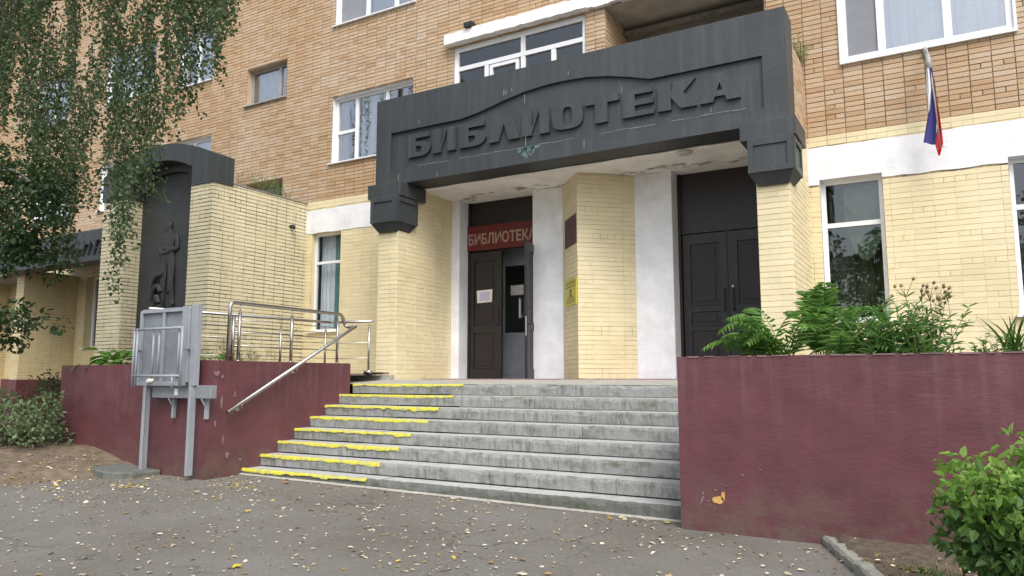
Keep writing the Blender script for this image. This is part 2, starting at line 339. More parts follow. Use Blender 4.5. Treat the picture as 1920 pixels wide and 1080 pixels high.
def lay(walls, mats, parents, rest_parent, limit=300):
    """the `limit` bricks that show largest become objects, the rest ONE part"""
    allb = []
    for w, par in zip(walls, parents):
        if not w.list: continue
        P = np.array([b[0] for b in w.list]); q = project(P)
        nrm = np.array([math.sin(w.ang), -math.cos(w.ang), 0.0]); d = -P / np.linalg.norm(P, axis=1)[:, None]
        f = np.clip(d @ nrm, 0, 1); inf = (q[:, 0] > -10) & (q[:, 0] < 1930) & (q[:, 1] > -10) & (q[:, 1] < 1090)
        for b, ff, dd, ok in zip(w.list, f, q[:, 2], inf):
            allb.append((b[1] * b[2] * ff / dd ** 2 if ok else 0, b, w, par))
    allb.sort(key=lambda t: -t[0])
    for a, b, w, par in allb[:limit]:
        P, bw, bh, mt, jy, jr = b; key = (round(bw, 2), round(bh, 3), mats[mt].name)
        if key not in BV:
            me = bpy.data.meshes.new("brick"); me.from_pydata(brick_verts(key[0], key[1]), [], BF); me.materials.append(mats[mt]); me.update(); BV[key] = me
        o = bpy.data.objects.new("brick", BV[key]); COL.objects.link(o); o.parent = par
        n = Vector((math.sin(w.ang), -math.cos(w.ang), 0))
        o.location = Vector(P) + n * jy - WL[par]; o.rotation_euler = (0, jr, w.ang)
    rest = allb[limit:]
    if not rest: return
    off = WL[rest_parent]; V = []; mi = []
    for a, b, w, par in rest:
        P, bw, bh, mt, jy, jr = b; v = np.array(brick_verts(bw, bh)); ca, sa = math.cos(w.ang), math.sin(w.ang)
        v[:, 1] -= jy; x = v[:, 0] * ca - v[:, 1] * sa + P[0] - off.x; y = v[:, 0] * sa + v[:, 1] * ca + P[1] - off.y
        V.append(np.stack([x, y, v[:, 2] + v[:, 0] * jr + P[2] - off.z], 1)); mi += [mt] * 9
    n = len(V); V = np.concatenate(V); F = (np.array(BF)[None] + (np.arange(n) * 12)[:, None, None]).reshape(-1, 4)
    me = npmesh("brick_courses", V, F, mi); o = link("brick_courses", me, rest_parent, mats); o["kind"] = "stuff"
def npmesh(name, V, F, mi=None):
    V = np.asarray(V, np.float32); F = np.asarray(F, np.int32); me = bpy.data.meshes.new(name); k = F.shape[1]
    me.vertices.add(len(V)); me.vertices.foreach_set("co", V.ravel()); me.loops.add(F.size); me.loops.foreach_set("vertex_index", F.ravel())
    me.polygons.add(len(F)); me.polygons.foreach_set("loop_start", np.arange(0, F.size, k, dtype=np.int32))
    if mi is not None: me.polygons.foreach_set("material_index", np.asarray(mi, np.int32))
    me.polygons.foreach_set("use_smooth", [False] * len(F)); me.update(calc_edges=True); me.validate(); return me
def plate(mb, o, ang, u0, u1, z0, z1, holes=(), depth=.010):
    """the mortar face behind a brick plane, cut into cells round the openings"""
    us = sorted({u0, u1, *[h for q in holes for h in q[:2] if u0 < h < u1]}); zs = sorted({z0, z1, *[h for q in holes for h in q[2:4] if z0 < h < z1]})
    ca, sa = math.cos(ang), math.sin(ang); nx, ny = sa * depth, -ca * depth
    for a, b in zip(us, us[1:]):
        for c, d in zip(zs, zs[1:]):
            um, zm = (a + b) / 2, (c + d) / 2
            if any(h[0] < um < h[1] and h[2] < zm < h[3] for h in holes): continue
            mb.face([(o[0] + ca * u - nx, o[1] + sa * u - ny, o[2] + z) for u, z in ((a, c), (b, c), (b, d), (a, d))])
H90 = math.pi / 2
YF = 11.45
# ================================================================== GROUND
def gz(x, y):
    z = -1.205 - .0105 * (x + 7.8) + .022 * (min(y, 6.6) - 6.6)
    return z
def mound(x, y):
    a = max(0.0, min(1.0, (-9.0 - x) / 2.2)); b = max(0.0, min(1.0, (y - 4.2) / 1.6))
    return .34 * a * b * (3 - 2 * b) * b / max(b, 1e-6) if b > 0 else 0
def grid(name, xs, ys, fz, mat, kind, parent=None, smooth=True):
    V = [(x, y, fz(x, y)) for y in ys for x in xs]; n = len(xs)
    F = [(j * n + i, j * n + i + 1, (j + 1) * n + i + 1, (j + 1) * n + i) for j in range(len(ys) - 1) for i in range(n - 1)]
    me = npmesh(name, V, F); o = link(name, me, parent, [mat], smooth)
    if kind: o["kind"] = kind
    return o
def h2(x, y, s): return math.sin(x * 3.1 * s + 1.3) * math.cos(y * 2.7 * s + .4) + .5 * math.sin(x * 7.3 * s + y * 5.1 * s)
grid("ground", [-400, -60, -30, -14, -8, 0, 6, 30, 400], [-400, -60, -15, 0, 6.6, 12, 40, 400], lambda x, y: gz(max(-14, min(6, x)), max(-10, min(10, y))) - .06, M['earth'], "structure")
grid("pavement", list(np.linspace(-30, 8, 77)), list(np.linspace(-12, 8.8, 43)), lambda x, y: gz(max(-12, min(6, x)), max(-10, y)) + .004 * h2(x, y, .6), M['asphalt'], "structure")
# trodden earth rising to the left of the steps, with a low broken rim
def soilz(x, y):
    e = -9.02 - .32 * (6.0 - y) + .06 * math.sin(y * 6.0); d = e - x
    k = max(0.0, min(1.0, d / .16)); u = max(0.0, min(1.0, d / 1.9)); v = max(0, min(1, (y - 3.2) / 1.8))
    return gz(x, y) - .012 + (.05 * k + .26 * u * (2 - u) * v + .016 * h2(x, y, 1.7) * k)
grid("soil_bed", list(np.linspace(-26, -8.7, 110)), list(np.linspace(2.0, 9.0, 60)), soilz, M['soil'], "structure")
# earth strip behind the kerb at the right
def kx(y): return -.905 + (6.4 - y) * .40
def rsoil(x, y):
    d = x - kx(y); k = max(0.0, min(1.0, d / .08))
    return gz(x, y) - .02 + .075 * k + .014 * h2(x, y, 2.2) * k + .03 * max(0, min(1, (y - 5.2)))*k
grid("planting_strip", list(np.linspace(-1.0, 6, 90)), list(np.linspace(.5, 6.45, 60)), rsoil, M['soildark'], "structure")

# ================================================================== THE APARTMENT BUILDING
bld = thing("apartment_building", (-8, YF, -1), "tan brick apartment block with yellow painted ground floor and plastic windows", "building")
HOLES = [(-11.53, -10.72, .97, 3.06), (-11.06, -8.91, 4.53, 5.97), (-11.05, -8.90, 7.60, 9.05), (-13.79, -12.50, 6.30, 7.18), (-13.67, -12.50, 3.60, 4.41),
         (-16.30, -15.05, 7.23, 8.61), (-16.40, -14.97, 4.40, 5.80), (-19.40, -17.30, 4.43, 5.70), (-22.60, -20.80, 4.46, 5.36), (-1.04, 1.06, 4.57, 6.02), (-7.91, -5.13, 4.60, 6.37),
         (-1.43, -.61, .80, 2.87), (.87, 2.60, .80, 2.87), (-4.75, -2.10, 4.30, 6.40), (-7.93, -1.98, -1.3, 3.345), (-19.72, -18.6, .79, 2.70), (-19.4, -17.3, 7.4, 8.8), (-22.8, -21.2, 7.3, 8.7)]
BANDS = [(-1.578, 3.6, 2.80, 3.355), (-11.698, -8.0, 3.062, 3.565)]
def zone(u, z):
    if u > -5: top = 3.515
    else: top = 3.76
    if z > top + .02: return 0
    for b in BANDS:
        if b[0] < u < b[1] and b[2] < z < b[3]: return None
    return 2 if u < -15 else 1
fw = Wall((0, YF, 0), 0, -31, 3.6, -.45, 12.6, HOLES, zone, pgap=.0048)
# set the course pattern so that the painted/unpainted line falls on a joint
mb = MB()
mb.mat(0); plate(mb, (0, YF, 0), 0, -31, -5, 3.76, 12.7, HOLES); plate(mb, (0, YF, 0), 0, -5, 3.6, 3.515, 12.7, HOLES)
mb.mat(1); plate(mb, (0, YF, 0), 0, -31, -5, -1.4, 3.76, HOLES, .0045); plate(mb, (0, YF, 0), 0, -5, 3.6, -1.4, 3.515, HOLES, .0045)
mb.mat(0); mb.box(-31, -7.95, YF + .34, YF + .36, -1.4, -.5); 
wallo = mb.build("facade_wall", [M['mortar'], M['yjoint']], bld)
wall2 = Wall((-4.75, YF, 0), H90, 0, 1.2, 4.3, 6.4, mat=0)         # side of the loggia
rw = Wall((-1.58, YF - 1.0, 0), H90, .0, 1.0, 3.36, 4.62, mat=0)   # brick flank behind the canopy
mb = MB(); plate(mb, (-4.75, YF, 0), H90, 0, 1.2, 4.3, 6.4); plate(mb, (-1.58, YF - 1.0, 0), H90, .0, 1.0, 3.36, 4.62)
mb.box(-8.4, -1.6, YF - .995, YF - .01, 3.37, 4.60)
sidew = mb.build("brick_flank", [M['mortar']], bld)
lay([fw, wall2, rw], [M['orange'], M['yellow'], M['ydull']], [wallo, sidew, sidew], bld, 300)
# plaster bands
for b in BANDS:
    mb = MB(); x0, x1, z0, z1 = b
    for i in range(40):
        pass
    n = int((x1 - x0) / .12); xs = np.linspace(x0, x1, n + 1); rr = random.Random(int(x0 * 7))
    hs_ = [[h for h in HOLES if h[0] - .001 < (a + c) / 2 < h[1] + .001 and h[3] > z0 and h[2] < z1 - .1] for a, c in zip(xs, xs[1:])]
    jt = [rr.uniform(-.008, .008) for _ in xs]; jb = [rr.uniform(-.008, .008) for _ in xs]
    cuts = sorted({*xs, *[h[k] for h in HOLES for k in (0, 1) if x0 < h[k] < x1 and z0 < h[3] < z1 + .1 and h[2] < z0]})
    for a, c in zip(cuts, cuts[1:]):
        m_ = (a + c) / 2; lo = max([z0] + [h[3] for h in HOLES if h[0] < m_ < h[1] and z0 < h[3] < z1 and h[2] < z0])
        ja = np.interp(a, xs, jt); jc = np.interp(c, xs, jt); ka = np.interp(a, xs, jb) if lo == z0 else 0; kc = np.interp(c, xs, jb) if lo == z0 else 0
        f = [(a, lo + ka), (c, lo + kc), (c, z1 + jc), (a, z1 + ja)]
        mb.add([(x, YF - .012, z) for x, z in f] + [(x, YF + .02, z) for x, z in f], [(0, 1, 2, 3), (0, 4, 5, 1), (3, 2, 6, 7)] )
    mb.build("plaster_band", M['white'], bld)
mb = MB(); rr = random.Random(77)
for x, z, w_, h_ in ((-1.50, 3.29, .02, .016), (-1.44, 3.30, .015, .012), (-1.47, 3.25, .012, .01), (-1.39, 3.21, .03, .008), (-.98, 3.22, .02, .012), (-.93, 3.225, .014, .01), (-.965, 3.17, .012, .012), (-1.15, 3.2, .012, .01), (.12, 3.16, .03, .02), (.20, 3.19, .015, .012), (.16, 3.12, .02, .02), (.45, 3.1, .012, .01), (-.5, 3.14, .01, .01)):
    mb.prism([(x + w_ * .6 * math.cos(t) * rr.uniform(.6, 1.1), z + h_ * .6 * math.sin(t) * rr.uniform(.6, 1.1)) for t in np.linspace(0, 2 * math.pi, 8)[:-1]], lambda a, b: (a, YF - .0135, b), lambda a, b: (a, YF - .011, b))
tag(mb.build("chipped_spot", M['peel'], bld), kind="stuff")
# maroon plinth far left
mb = MB(); mb.box(-31, -15.2, YF - .06, YF + .02, -1.3, -.02); mb.build("plinth", M['maroon'], bld)

def window(x0, x1, z0, z1, y=YF, rec=.10, mull=(), trans=(), fm='pvc', cm='curtain', sash=(), fr=.055, sill=True, reveal='white', flush=False, parent=None, cdraw=((0, 1),), glass='glass', yc=.14, zlow=None, net=None):
    parent = parent or bld; yf = y + (0 if flush else rec); mb = MB()
    def bar(a, b, c, d, t=.0, th=.06): mb.box(a, b, yf - t, yf + th, c, d)
    zb = z0 if zlow is None else zlow
    bar(x0, x0 + fr, zb, z1); bar(x1 - fr, x1, zb, z1); bar(x0 + fr, x1 - fr, zb, zb + fr); bar(x0 + fr, x1 - fr, z1 - fr, z1)
    for m_ in mull:
        mx, a, b = (m_, zb + fr, z1 - fr) if not isinstance(m_, tuple) else m_
        bar(mx - fr * .6, mx + fr * .6, a, b, .004)
    for t_ in trans:
        tz, a, b = (t_, x0 + fr, x1 - fr) if not isinstance(t_, tuple) else t_
        bar(a, b, tz - fr * .55, tz + fr * .55, .008)
    for a, b, c, d in sash:
        s_ = fr * .75; bar(a, a + s_, c, d, .018); bar(b - s_, b, c, d, .018); bar(a + s_, b - s_, c, c + s_, .018); bar(a + s_, b - s_, d - s_, d, .018)
    fo = mb.build("window", M[fm], parent)
    rv = MB()
    if not flush or True:
        e = .0025
        yy = yf + .06
        rv.face([(x0 + e, y + .014, zb), (x0 + e, yy, zb), (x0 + e, yy, z1), (x0 + e, y + .014, z1)]); rv.face([(x1 - e, y + .014, zb), (x1 - e, y + .014, z1), (x1 - e, yy, z1), (x1 - e, yy, zb)])
        rv.face([(x0, y + .014, z1 - e), (x0, yy, z1 - e), (x1, yy, z1 - e), (x1, y + .014, z1 - e)]); rv.face([(x0, y + .014, zb + e), (x1, y + .014, zb + e), (x1, yy, zb + e), (x0, yy, zb + e)])
        rv.build("reveal", M[reveal], fo)
    # panes: one per field
    xs = sorted([x0 + fr] + [m_ if not isinstance(m_, tuple) else m_[0] for m_ in mull] + [x1 - fr])
    for a, b in zip(xs, xs[1:]):
        g = MB(); g.face([(a, yf + .03, zb + fr), (b, yf + .03, zb + fr), (b, yf + .03, z1 - fr), (a, yf + .03, z1 - fr)]); g.build("pane", M[glass], fo, True)
    if sill:
        s_ = MB(); s_.box(x0 - .05, x1 + .05, y - .06, yf + .005, zb - .028, zb - .003); s_.build("sill", M['pvc' if fm == 'pvc' else 'greyframe'], fo)
    # room shell and curtains behind the glass
    r_ = MB(); d = 1.6; A, B, C, D = x0 - .3, x1 + .3, zb - .3, z1 + .15
    for q in ([(A, YF + d, C), (B, YF + d, C), (B, YF + d, D), (A, YF + d, D)], [(A, yf + .07, C), (A, YF + d, C), (A, YF + d, D), (A, yf + .07, D)], [(B, yf + .07, C), (B, YF + d, C), (B, YF + d, D), (B, yf + .07, D)],
              [(A, yf + .07, C), (B, yf + .07, C), (B, YF + d, C), (A, YF + d, C)], [(A, yf + .07, D), (B, yf + .07, D), (B, YF + d, D), (A, YF + d, D)]): r_.face(q)
    r_.build("room_shell", M['room'], fo)
    for a, b in cdraw:
        if cm is None: break
        c_ = MB(); xa, xb = x0 + (x1 - x0) * a, x0 + (x1 - x0) * b; n = max(8, int((xb - xa) / .03)); pv = None
        for i in range(n + 1):
            x = xa + (xb - xa) * i / n; yy = yf + yc + .022 * math.sin(x * 55) + .012 * math.sin(x * 131)
            if pv: c_.face([(pv[0], pv[1], zb), (x, yy, zb), (x, yy, z1), (pv[0], pv[1], z1)])
            pv = (x, yy)
        c_.build("curtain", M[cm], fo, True)
    if net:
        n_ = MB(); n_.face([(net[0], yf + .02, net[2]), (net[1], yf + .02, net[2]), (net[1], yf + .02, net[3]), (net[0], yf + .02, net[3])]); n_.build("insect_screen", M['netting'], fo)
    return fo
lwin = window(*HOLES[0], rec=.11, trans=(2.43,), cm='curtain', cdraw=((0, .5),), fr=.05, reveal='yellow', glass='glassclear', yc=.2)
mb = MB(); pv = None
for i in range(15):
    x = -11.12 + .42 * i / 14; yy = YF + .30 + .02 * math.sin(i * 1.9)
    if pv: mb.face([(pv[0], pv[1], .97), (x, yy, .97), (x, yy, 3.05), (pv[0], pv[1], 3.05)])
    pv = (x, yy)
mb.build("curtain", M['tealc'], lwin, True)
w1 = window(*HOLES[1], rec=.13, mull=(-10.48, -9.66), trans=((5.22, -11.0, -10.5),), fr=.06, sash=(), cdraw=((.0, .12), (.27, .66)))
w0 = window(*HOLES[2], rec=.10, mull=(-10.22, -9.45), fr=.07, net=(-10.98, -10.27, 7.67, 8.98))
w2 = window(*HOLES[3], rec=.15, mull=(-12.85,), fm='greyframe', reveal='orange', fr=.06, cdraw=((.12, .95),))
w3 = window(*HOLES[4], rec=.24, mull=(-12.9,), fm='greyframe', reveal='orange', fr=.06, cm=None, glass='glassdark')
window(*HOLES[5], rec=.10, mull=(-15.7,)); window(*HOLES[6], rec=.10, mull=(-15.7,))
window(*HOLES[7], rec=.10, mull=(-18.7, -18.0), trans=((5.25, -19.35, -18.7),)); window(*HOLES[8], rec=.10, mull=(-22.0, -21.4))
w4 = window(*HOLES[9], rec=.02, mull=(-.51, .31), fr=.085, sill=False, flush=True, net=(-.95, -.56, 4.66, 5.94), cdraw=((.24, 1),))
mb = MB(); mb.box(-1.07, 1.09, YF - .05, YF + .01, 4.54, 4.572); mb.box(-1.07, -1.035, YF - .03, YF + .01, 4.572, 6.0); mb.box(1.055, 1.09, YF - .03, YF + .01, 4.572, 6.0); mb.build("window_casing", M['pvc'], w4)
cw = window(*HOLES[10], rec=.06, mull=((-7.2, 4.66, 5.92), (-6.41, 4.66, 6.31), (-5.78, 4.66, 5.92)), trans=(5.95,), fr=.075, cm=None, glass='glassdark', sash=((-7.12, -6.5, 4.7, 5.88),))
rw1 = window(*HOLES[11], rec=.14, trans=(2.205,), cm='curtain2', fr=.06, cdraw=((0, 1),), reveal='white', glass='glassdark', yc=.62)
mb = MB(); n = 24                                   # swagged green drape
for i in range(n):
    a, b = i / n, (i + 1) / n; f = lambda t: 2.18 - .55 * (1 - (2 * t - 1) ** 2) + .06
    for j in range(5):
        za, zb = 2.80 - (2.80 - f(a)) * j / 5, 2.80 - (2.80 - f(b)) * j / 5; zc, zd = 2.80 - (2.80 - f(a)) * (j + 1) / 5, 2.80 - (2.80 - f(b)) * (j + 1) / 5
        y_ = lambda t, j: YF + .42 + .03 * math.sin(j * 2.4) - .05 * math.sin(math.pi * t)
        mb.face([(-1.16 + .53 * a, y_(a, j), za), (-1.16 + .53 * b, y_(b, j), zb), (-1.16 + .53 * b, y_(b, j + 1), zd), (-1.16 + .53 * a, y_(a, j + 1), zc)])
mb.build("drape", M['curtgreen'], rw1, True)
window(*HOLES[12], rec=.14, trans=(2.22,), cm=None, fr=.06, glass='glassdark')
window(*HOLES[15], rec=.2, cm='curtain', fr=.06, reveal='ydull', glass='glassdark', sill=True); window(*HOLES[16], rec=.1, mull=(-18.4,)); window(*HOLES[17], rec=.1, mull=(-22.1,))
# weathered roller beam over the middle window, loggia slab and ceiling
mb = MB(); rr = random.Random(3)
for i in range(24):
    a = -8.04 + i * .125; mb.box(a, a + .1251, YF - .16 + rr.uniform(-.004, .004), YF + .01, 6.41 + rr.uniform(-.006, .006), 6.615 + rr.uniform(-.012, .012))
lint = mb.build("lintel_beam", M['whiteold'], bld)
mb = MB()
for i in range(30):
    a = -5.03 + i * .1; mb.box(a, a + .1001, YF - .10 + rr.uniform(-.006, .006), YF + .02, 6.405 + rr.uniform(-.004, .02), 6.80)
mb.build("loggia_slab", M['whiteold'], bld)
mb = MB(); mb.face([(-4.76, YF, 6.40), (-2.09, YF, 6.40), (-2.09, 12.68, 6.40), (-4.76, 12.68, 6.40)]); mb.face([(-4.76, 12.68, 4.3), (-2.09, 12.68, 4.3), (-2.09, 12.68, 6.4), (-4.76, 12.68, 6.4)]); mb.face([(-2.1, YF, 4.3), (-2.1, 12.68, 4.3), (-2.1, 12.68, 6.4), (-2.1, YF, 6.4)])
mb.build("loggia_ceiling", M['soffgrey'], bld)
mb = MB(); mb.box(-4.74, -2.11, 12.30, 12.42, 6.22, 6.30); mb.box(-4.74, -2.11, 12.42, 12.5, 6.3, 6.36); mb.build("loggia_rail", M['bark'], bld)
mb = MB(); mb.box(-7.55, -7.38, YF - .22, YF - .04, 6.63, 6.72); mb.box(-7.50, -7.43, YF - .1, YF, 6.72, 6.78); fl = mb.build("floodlight", M['black']); tag(fl, "small black floodlight on the peeling beam over the middle window", "floodlight")

# ================================================================== LIBRARY PORTICO
por = thing("library_portico", (-4.95, 10.6, 0), "charcoal canopy with raised lettering on two yellow brick piers", "portico")
pm = [M['yellow'], M['orange']]
walls, pars = [], []
def pier(x0, x1, y0, y1, z0, z1, sides, mats=('yjoint',), parent=por, name="pier", list_=None):
    mb = MB(); e = .006
    mb.box(x0 + e, x1 - e, y0 + e, y1, z0, z1); po = mb.build(name, M[mats[0]], parent)
    if 'f' in sides: walls.append(Wall((0, y0, 0), 0, x0, x1, z0, z1, phase=x0 % .26, gap=.0048)); pars.append(po)
    if 'r' in sides: walls.append(Wall((x1, y0, 0), H90, 0, y1 - y0, z0, z1, phase=.0, gap=.0048)); pars.append(po)
    return po
pier(-2.0, -1.58, 9.85, YF - .002, -1.3, 3.36, 'fr')
pier(-8.35, -7.93, 9.85, YF - .002, -.03, 3.36, 'fr')
# wedge shaped middle pier
A_, V_, B_ = Vector((-5.60, 11.452, 0)), Vector((-5.01, 10.78, 0)), Vector((-4.27, 11.452, 0))
mb = MB(); wp = [(A_.x + .006, A_.y), (V_.x, V_.y + .009), (B_.x - .006, B_.y)]
mb.prism(wp, lambda x, y: (x, y, -.06), lambda x, y: (x, y, 3.328)); wedge = mb.build("wedge_pier", M['yjoint'], por)
a1 = math.atan2(V_.y - A_.y, V_.x - A_.x); a2 = math.atan2(B_.y - V_.y, B_.x - V_.x)
walls += [Wall(A_, a1, 0, (V_ - A_).length, -.05, 3.326, gap=.005), Wall(V_, a2, 0, (B_ - V_).length, -.05, 3.326, gap=.005)]; pars += [wedge, wedge]
lay(walls, pm, pars, por, 300)
# white panels between the doors, ceiling
mb = MB()
mb.box(-7.929, -7.75, YF, 11.80, -.05, 3.33); mb.box(-6.19, -5.58, YF, 11.80, -.05, 3.33); mb.box(-4.29, -3.65, YF, 11.80, -.05, 3.33); mb.box(-2.2, -1.99, YF, 11.8, -.05, 3.33)
mb.build("white_panel", M['white'], por, bevel=.006)
mb = MB(); xs = np.linspace(-7.93, -1.98, 61); ys = np.linspace(10.44, 11.82, 15)
for a, b in zip(xs, xs[1:]):
    for c, d in zip(ys, ys[1:]): mb.face([(x, y, 3.332 + .004 * h2(x, y, 2)) for x, y in ((a, c), (a, d), (b, d), (b, c))])
mb.box(-7.95, -1.97, 10.46, 11.83, 3.345, 3.365)
soff = mb.build("soffit", M['whiteold'], por)
mb = MB(); rr = random.Random(21)                 # flakes hanging from the ceiling
for i in range(75):
    x = rr.uniform(-7.8, -2.2); y = 11.30 + .1 * math.sin(x * 2.2) + rr.gauss(0, .07); l = rr.uniform(.04, .16); w_ = rr.uniform(.003, .013); n = 7
    pts = [(x + l * math.cos(k * 2 * math.pi / n) * rr.uniform(.6, 1), y + w_ * 2.4 * math.sin(k * 2 * math.pi / n) * rr.uniform(.5, 1), 3.3225 + rr.uniform(-.012, .002)) for k in range(n)]
    mb.face(pts)
tag(mb.build("bare_plaster", M['peel'], soff), kind="stuff")
# canopy slab with the sunk field and its swept upper edge
X0, X1, Z0, Z1, YC = -8.53, -1.57, 3.345, 4.915, 9.95
mb = MB(); mb.box(X0, X1, YC + .05, 10.45, Z0, Z1)
px0, px1, pz0 = -8.20, -1.88, 3.62
def ptop(x):
    if x < -6.72: return 4.28
    if x > -3.45: return 4.295
    t = (x + 6.72) / 3.27
    return float(np.interp(t, [0, .11, .25, .37, .5, .59, .70, .80, .90, 1], [4.28, 4.335, 4.44, 4.515, 4.55, 4.55, 4.53, 4.475, 4.395, 4.295]))
def frontbox(a, b, za0, zb0, za1, zb1):
    mb.add([(a, YC, za0), (b, YC, zb0), (b, YC, zb1), (a, YC, za1), (a, YC + .051, za0), (b, YC + .051, zb0), (b, YC + .051, zb1), (a, YC + .051, za1)], [(0, 1, 2, 3), (0, 4, 5, 1), (3, 2, 6, 7)])
frontbox(X0, px0, Z0, Z0, Z1, Z1); frontbox(px1, X1, Z0, Z0, Z1, Z1); mb.face([(px0, YC, Z0), (px0, YC + .051, Z0), (px0, YC + .051, Z1), (px0, YC, Z1)]); mb.face([(px1, YC, Z0), (px1, YC + .051, Z0), (px1, YC + .051, Z1), (px1, YC, Z1)])
mb.face([(X0, YC, Z0), (X0, YC + .051, Z0), (X0, YC + .051, Z1), (X0, YC, Z1)]); mb.face([(X1, YC, Z0), (X1, YC, Z1), (X1, YC + .051, Z1), (X1, YC + .051, Z0)])
frontbox(px0, px1, Z0, Z0, pz0, pz0 - .06)
xs = [px0] + list(np.linspace(-6.72, -3.45, 41)) + [px1]
for a, b in zip(xs, xs[1:]): frontbox(a, b, ptop(a), ptop(b), Z1, Z1)
slab = mb.build("canopy_slab", M['canopy'], por)
# raised letters: polygons in letter space (x right 0..w, z 0..1); several pieces make one letter
LH, LZ = .405, 3.775
def arc(cx, cz, rx, rz, a0, a1, n=10): return [(cx + rx * math.cos(R(a0 + (a1 - a0) * k / n)), cz + rz * math.sin(R(a0 + (a1 - a0) * k / n))) for k in range(n + 1)]
def ring(out, inn): return [out[k:k + 2] + inn[k:k + 2][::-1] for k in range(len(out) - 1)]
BE = [[(0, 0), (.17, 0), (.17, .999), (0, .999)], [(.17, .80), (.47, .80), (.47, 1), (.17, 1)]] + ring([(.17, 0)] + arc(.30, .32, .20, .32, -90, 90, 12) + [(.17, .64)], [(.17, .17)] + arc(.27, .32, .035, .13, -90, 90, 12) + [(.17, .46)])
II = [[(0, 0), (.17, 0), (.17, 1), (0, 1)], [(.30, 0), (.47, 0), (.47, 1), (.30, 1)], [(.17, 0), (.175, .12), (.299, .97), (.30, 1), (.295, 1), (.17, .30)]]
EL = [[(0, 0), (.19, 0), (.285, .70), (.285, 1), (.13, 1)], [(.285, .70), (.37, 0), (.57, 0), (.43, 1), (.285, 1)]]
ss = lambda cx, cz, rx, rz: [(cx + rx * np.sign(math.cos(t)) * abs(math.cos(t)) ** .62, cz + rz * np.sign(math.sin(t)) * abs(math.sin(t)) ** .62) for t in np.linspace(0, 2 * math.pi, 33)]
OO = ring(ss(.27, .5, .27, .5), ss(.27, .5, .085, .36))
TE = [[(0, .74), (.54, .74), (.54, 1), (0, 1)], [(.16, 0), (.36, 0), (.36, .74), (.16, .74)]]
EE = [[(0, 0), (.19, 0), (.19, 1), (0, 1)], [(.19, 0), (.48, 0), (.48, .19), (.19, .19)], [(.19, .40), (.47, .40), (.47, .59), (.19, .59)], [(.19, .81), (.46, .81), (.46, 1), (.19, 1)]]
KA = [[(0, 0), (.19, 0), (.19, 1), (0, 1)], [(.19, .44), (.37, .56), (.55, 1), (.32, 1), (.19, .66)], [(.19, .44), (.33, 0), (.56, 0), (.37, .56)]]
AA = [[(0, 0), (.19, 0), (.215, .18), (.245, .38), (.285, .66), (.285, 1), (.20, 1)], [(.285, .66), (.325, .38), (.355, .18), (.375, 0), (.56, 0), (.38, 1), (.285, 1)], [(.2151, .18), (.3549, .18), (.325, .379), (.245, .379)]]
for ch, x0, x1 in ((BE, -7.81, -7.35), (II, -7.30, -6.83), (BE, -6.75, -6.24), (EL, -6.185, -5.61), (II, -5.565, -5.08), (OO, -5.03, -4.51), (TE, -4.475, -3.93), (EE, -3.875, -3.395), (KA, -3.335, -2.775), (AA, -2.74, -2.18)):
    wmax = max(p[0] for q in ch for p in q); mb = MB()
    for q in ch: mb.prism([(x0 + p[0] / wmax * (x1 - x0), LZ + p[1] * LH) for p in q], lambda x, z: (x, YC - .004, z), lambda x, z: (x, YC + .055, z))
    mb.build("letter", M['canopy'], slab)
mb = MB(); rr = random.Random(9)                   # pale drips and a green stain below the letters
for x, z, l in ((-5.50, 3.77, .16), (-5.52, 4.46, .14), (-7.6, 4.42, .07), (-5.9, 4.62, .10), (-5.86, 4.60, .07), (-5.75, 4.62, .06), (-3.9, 4.28, .08), (-4.5, 3.55, .13), (-8.02, 3.52, .17), (-7.2, 3.45, .09), (-2.6, 3.72, .06), (-4.75, 4.68, .05)):
    y = YC + .046 if pz0 < z - l and z < 4.3 else YC - .003
    mb.box(x, x + .008, y, y + .004, z - l, z)
tag(mb.build("pale_drip", M['conc'], slab), kind="stuff")
mb = MB()
for i in range(26):
    t = i / 25; x = -7.6 + 5.3 * t; z = 3.605 + .006 * math.sin(x * 9)
    if rr.random() < .62: mb.box(x, x + .19, YC - .002, YC + .006, z, z + rr.uniform(.004, .008))
tag(mb.build("ledge_scuff", M['conc'], slab), kind="stuff")
mb = MB()
for i in range(60):
    x = -5.48 + rr.gauss(0, .10); mb.box(x, x + rr.uniform(.006, .02), YC - .0025, YC + .002, 3.60 - rr.random() * .17 * max(.1, 1 - abs(x + 5.48) * 4) - .02, 3.60 + rr.uniform(-.01, .006))
tag(mb.build("green_stain", M['tealstain'], slab), kind="stuff")
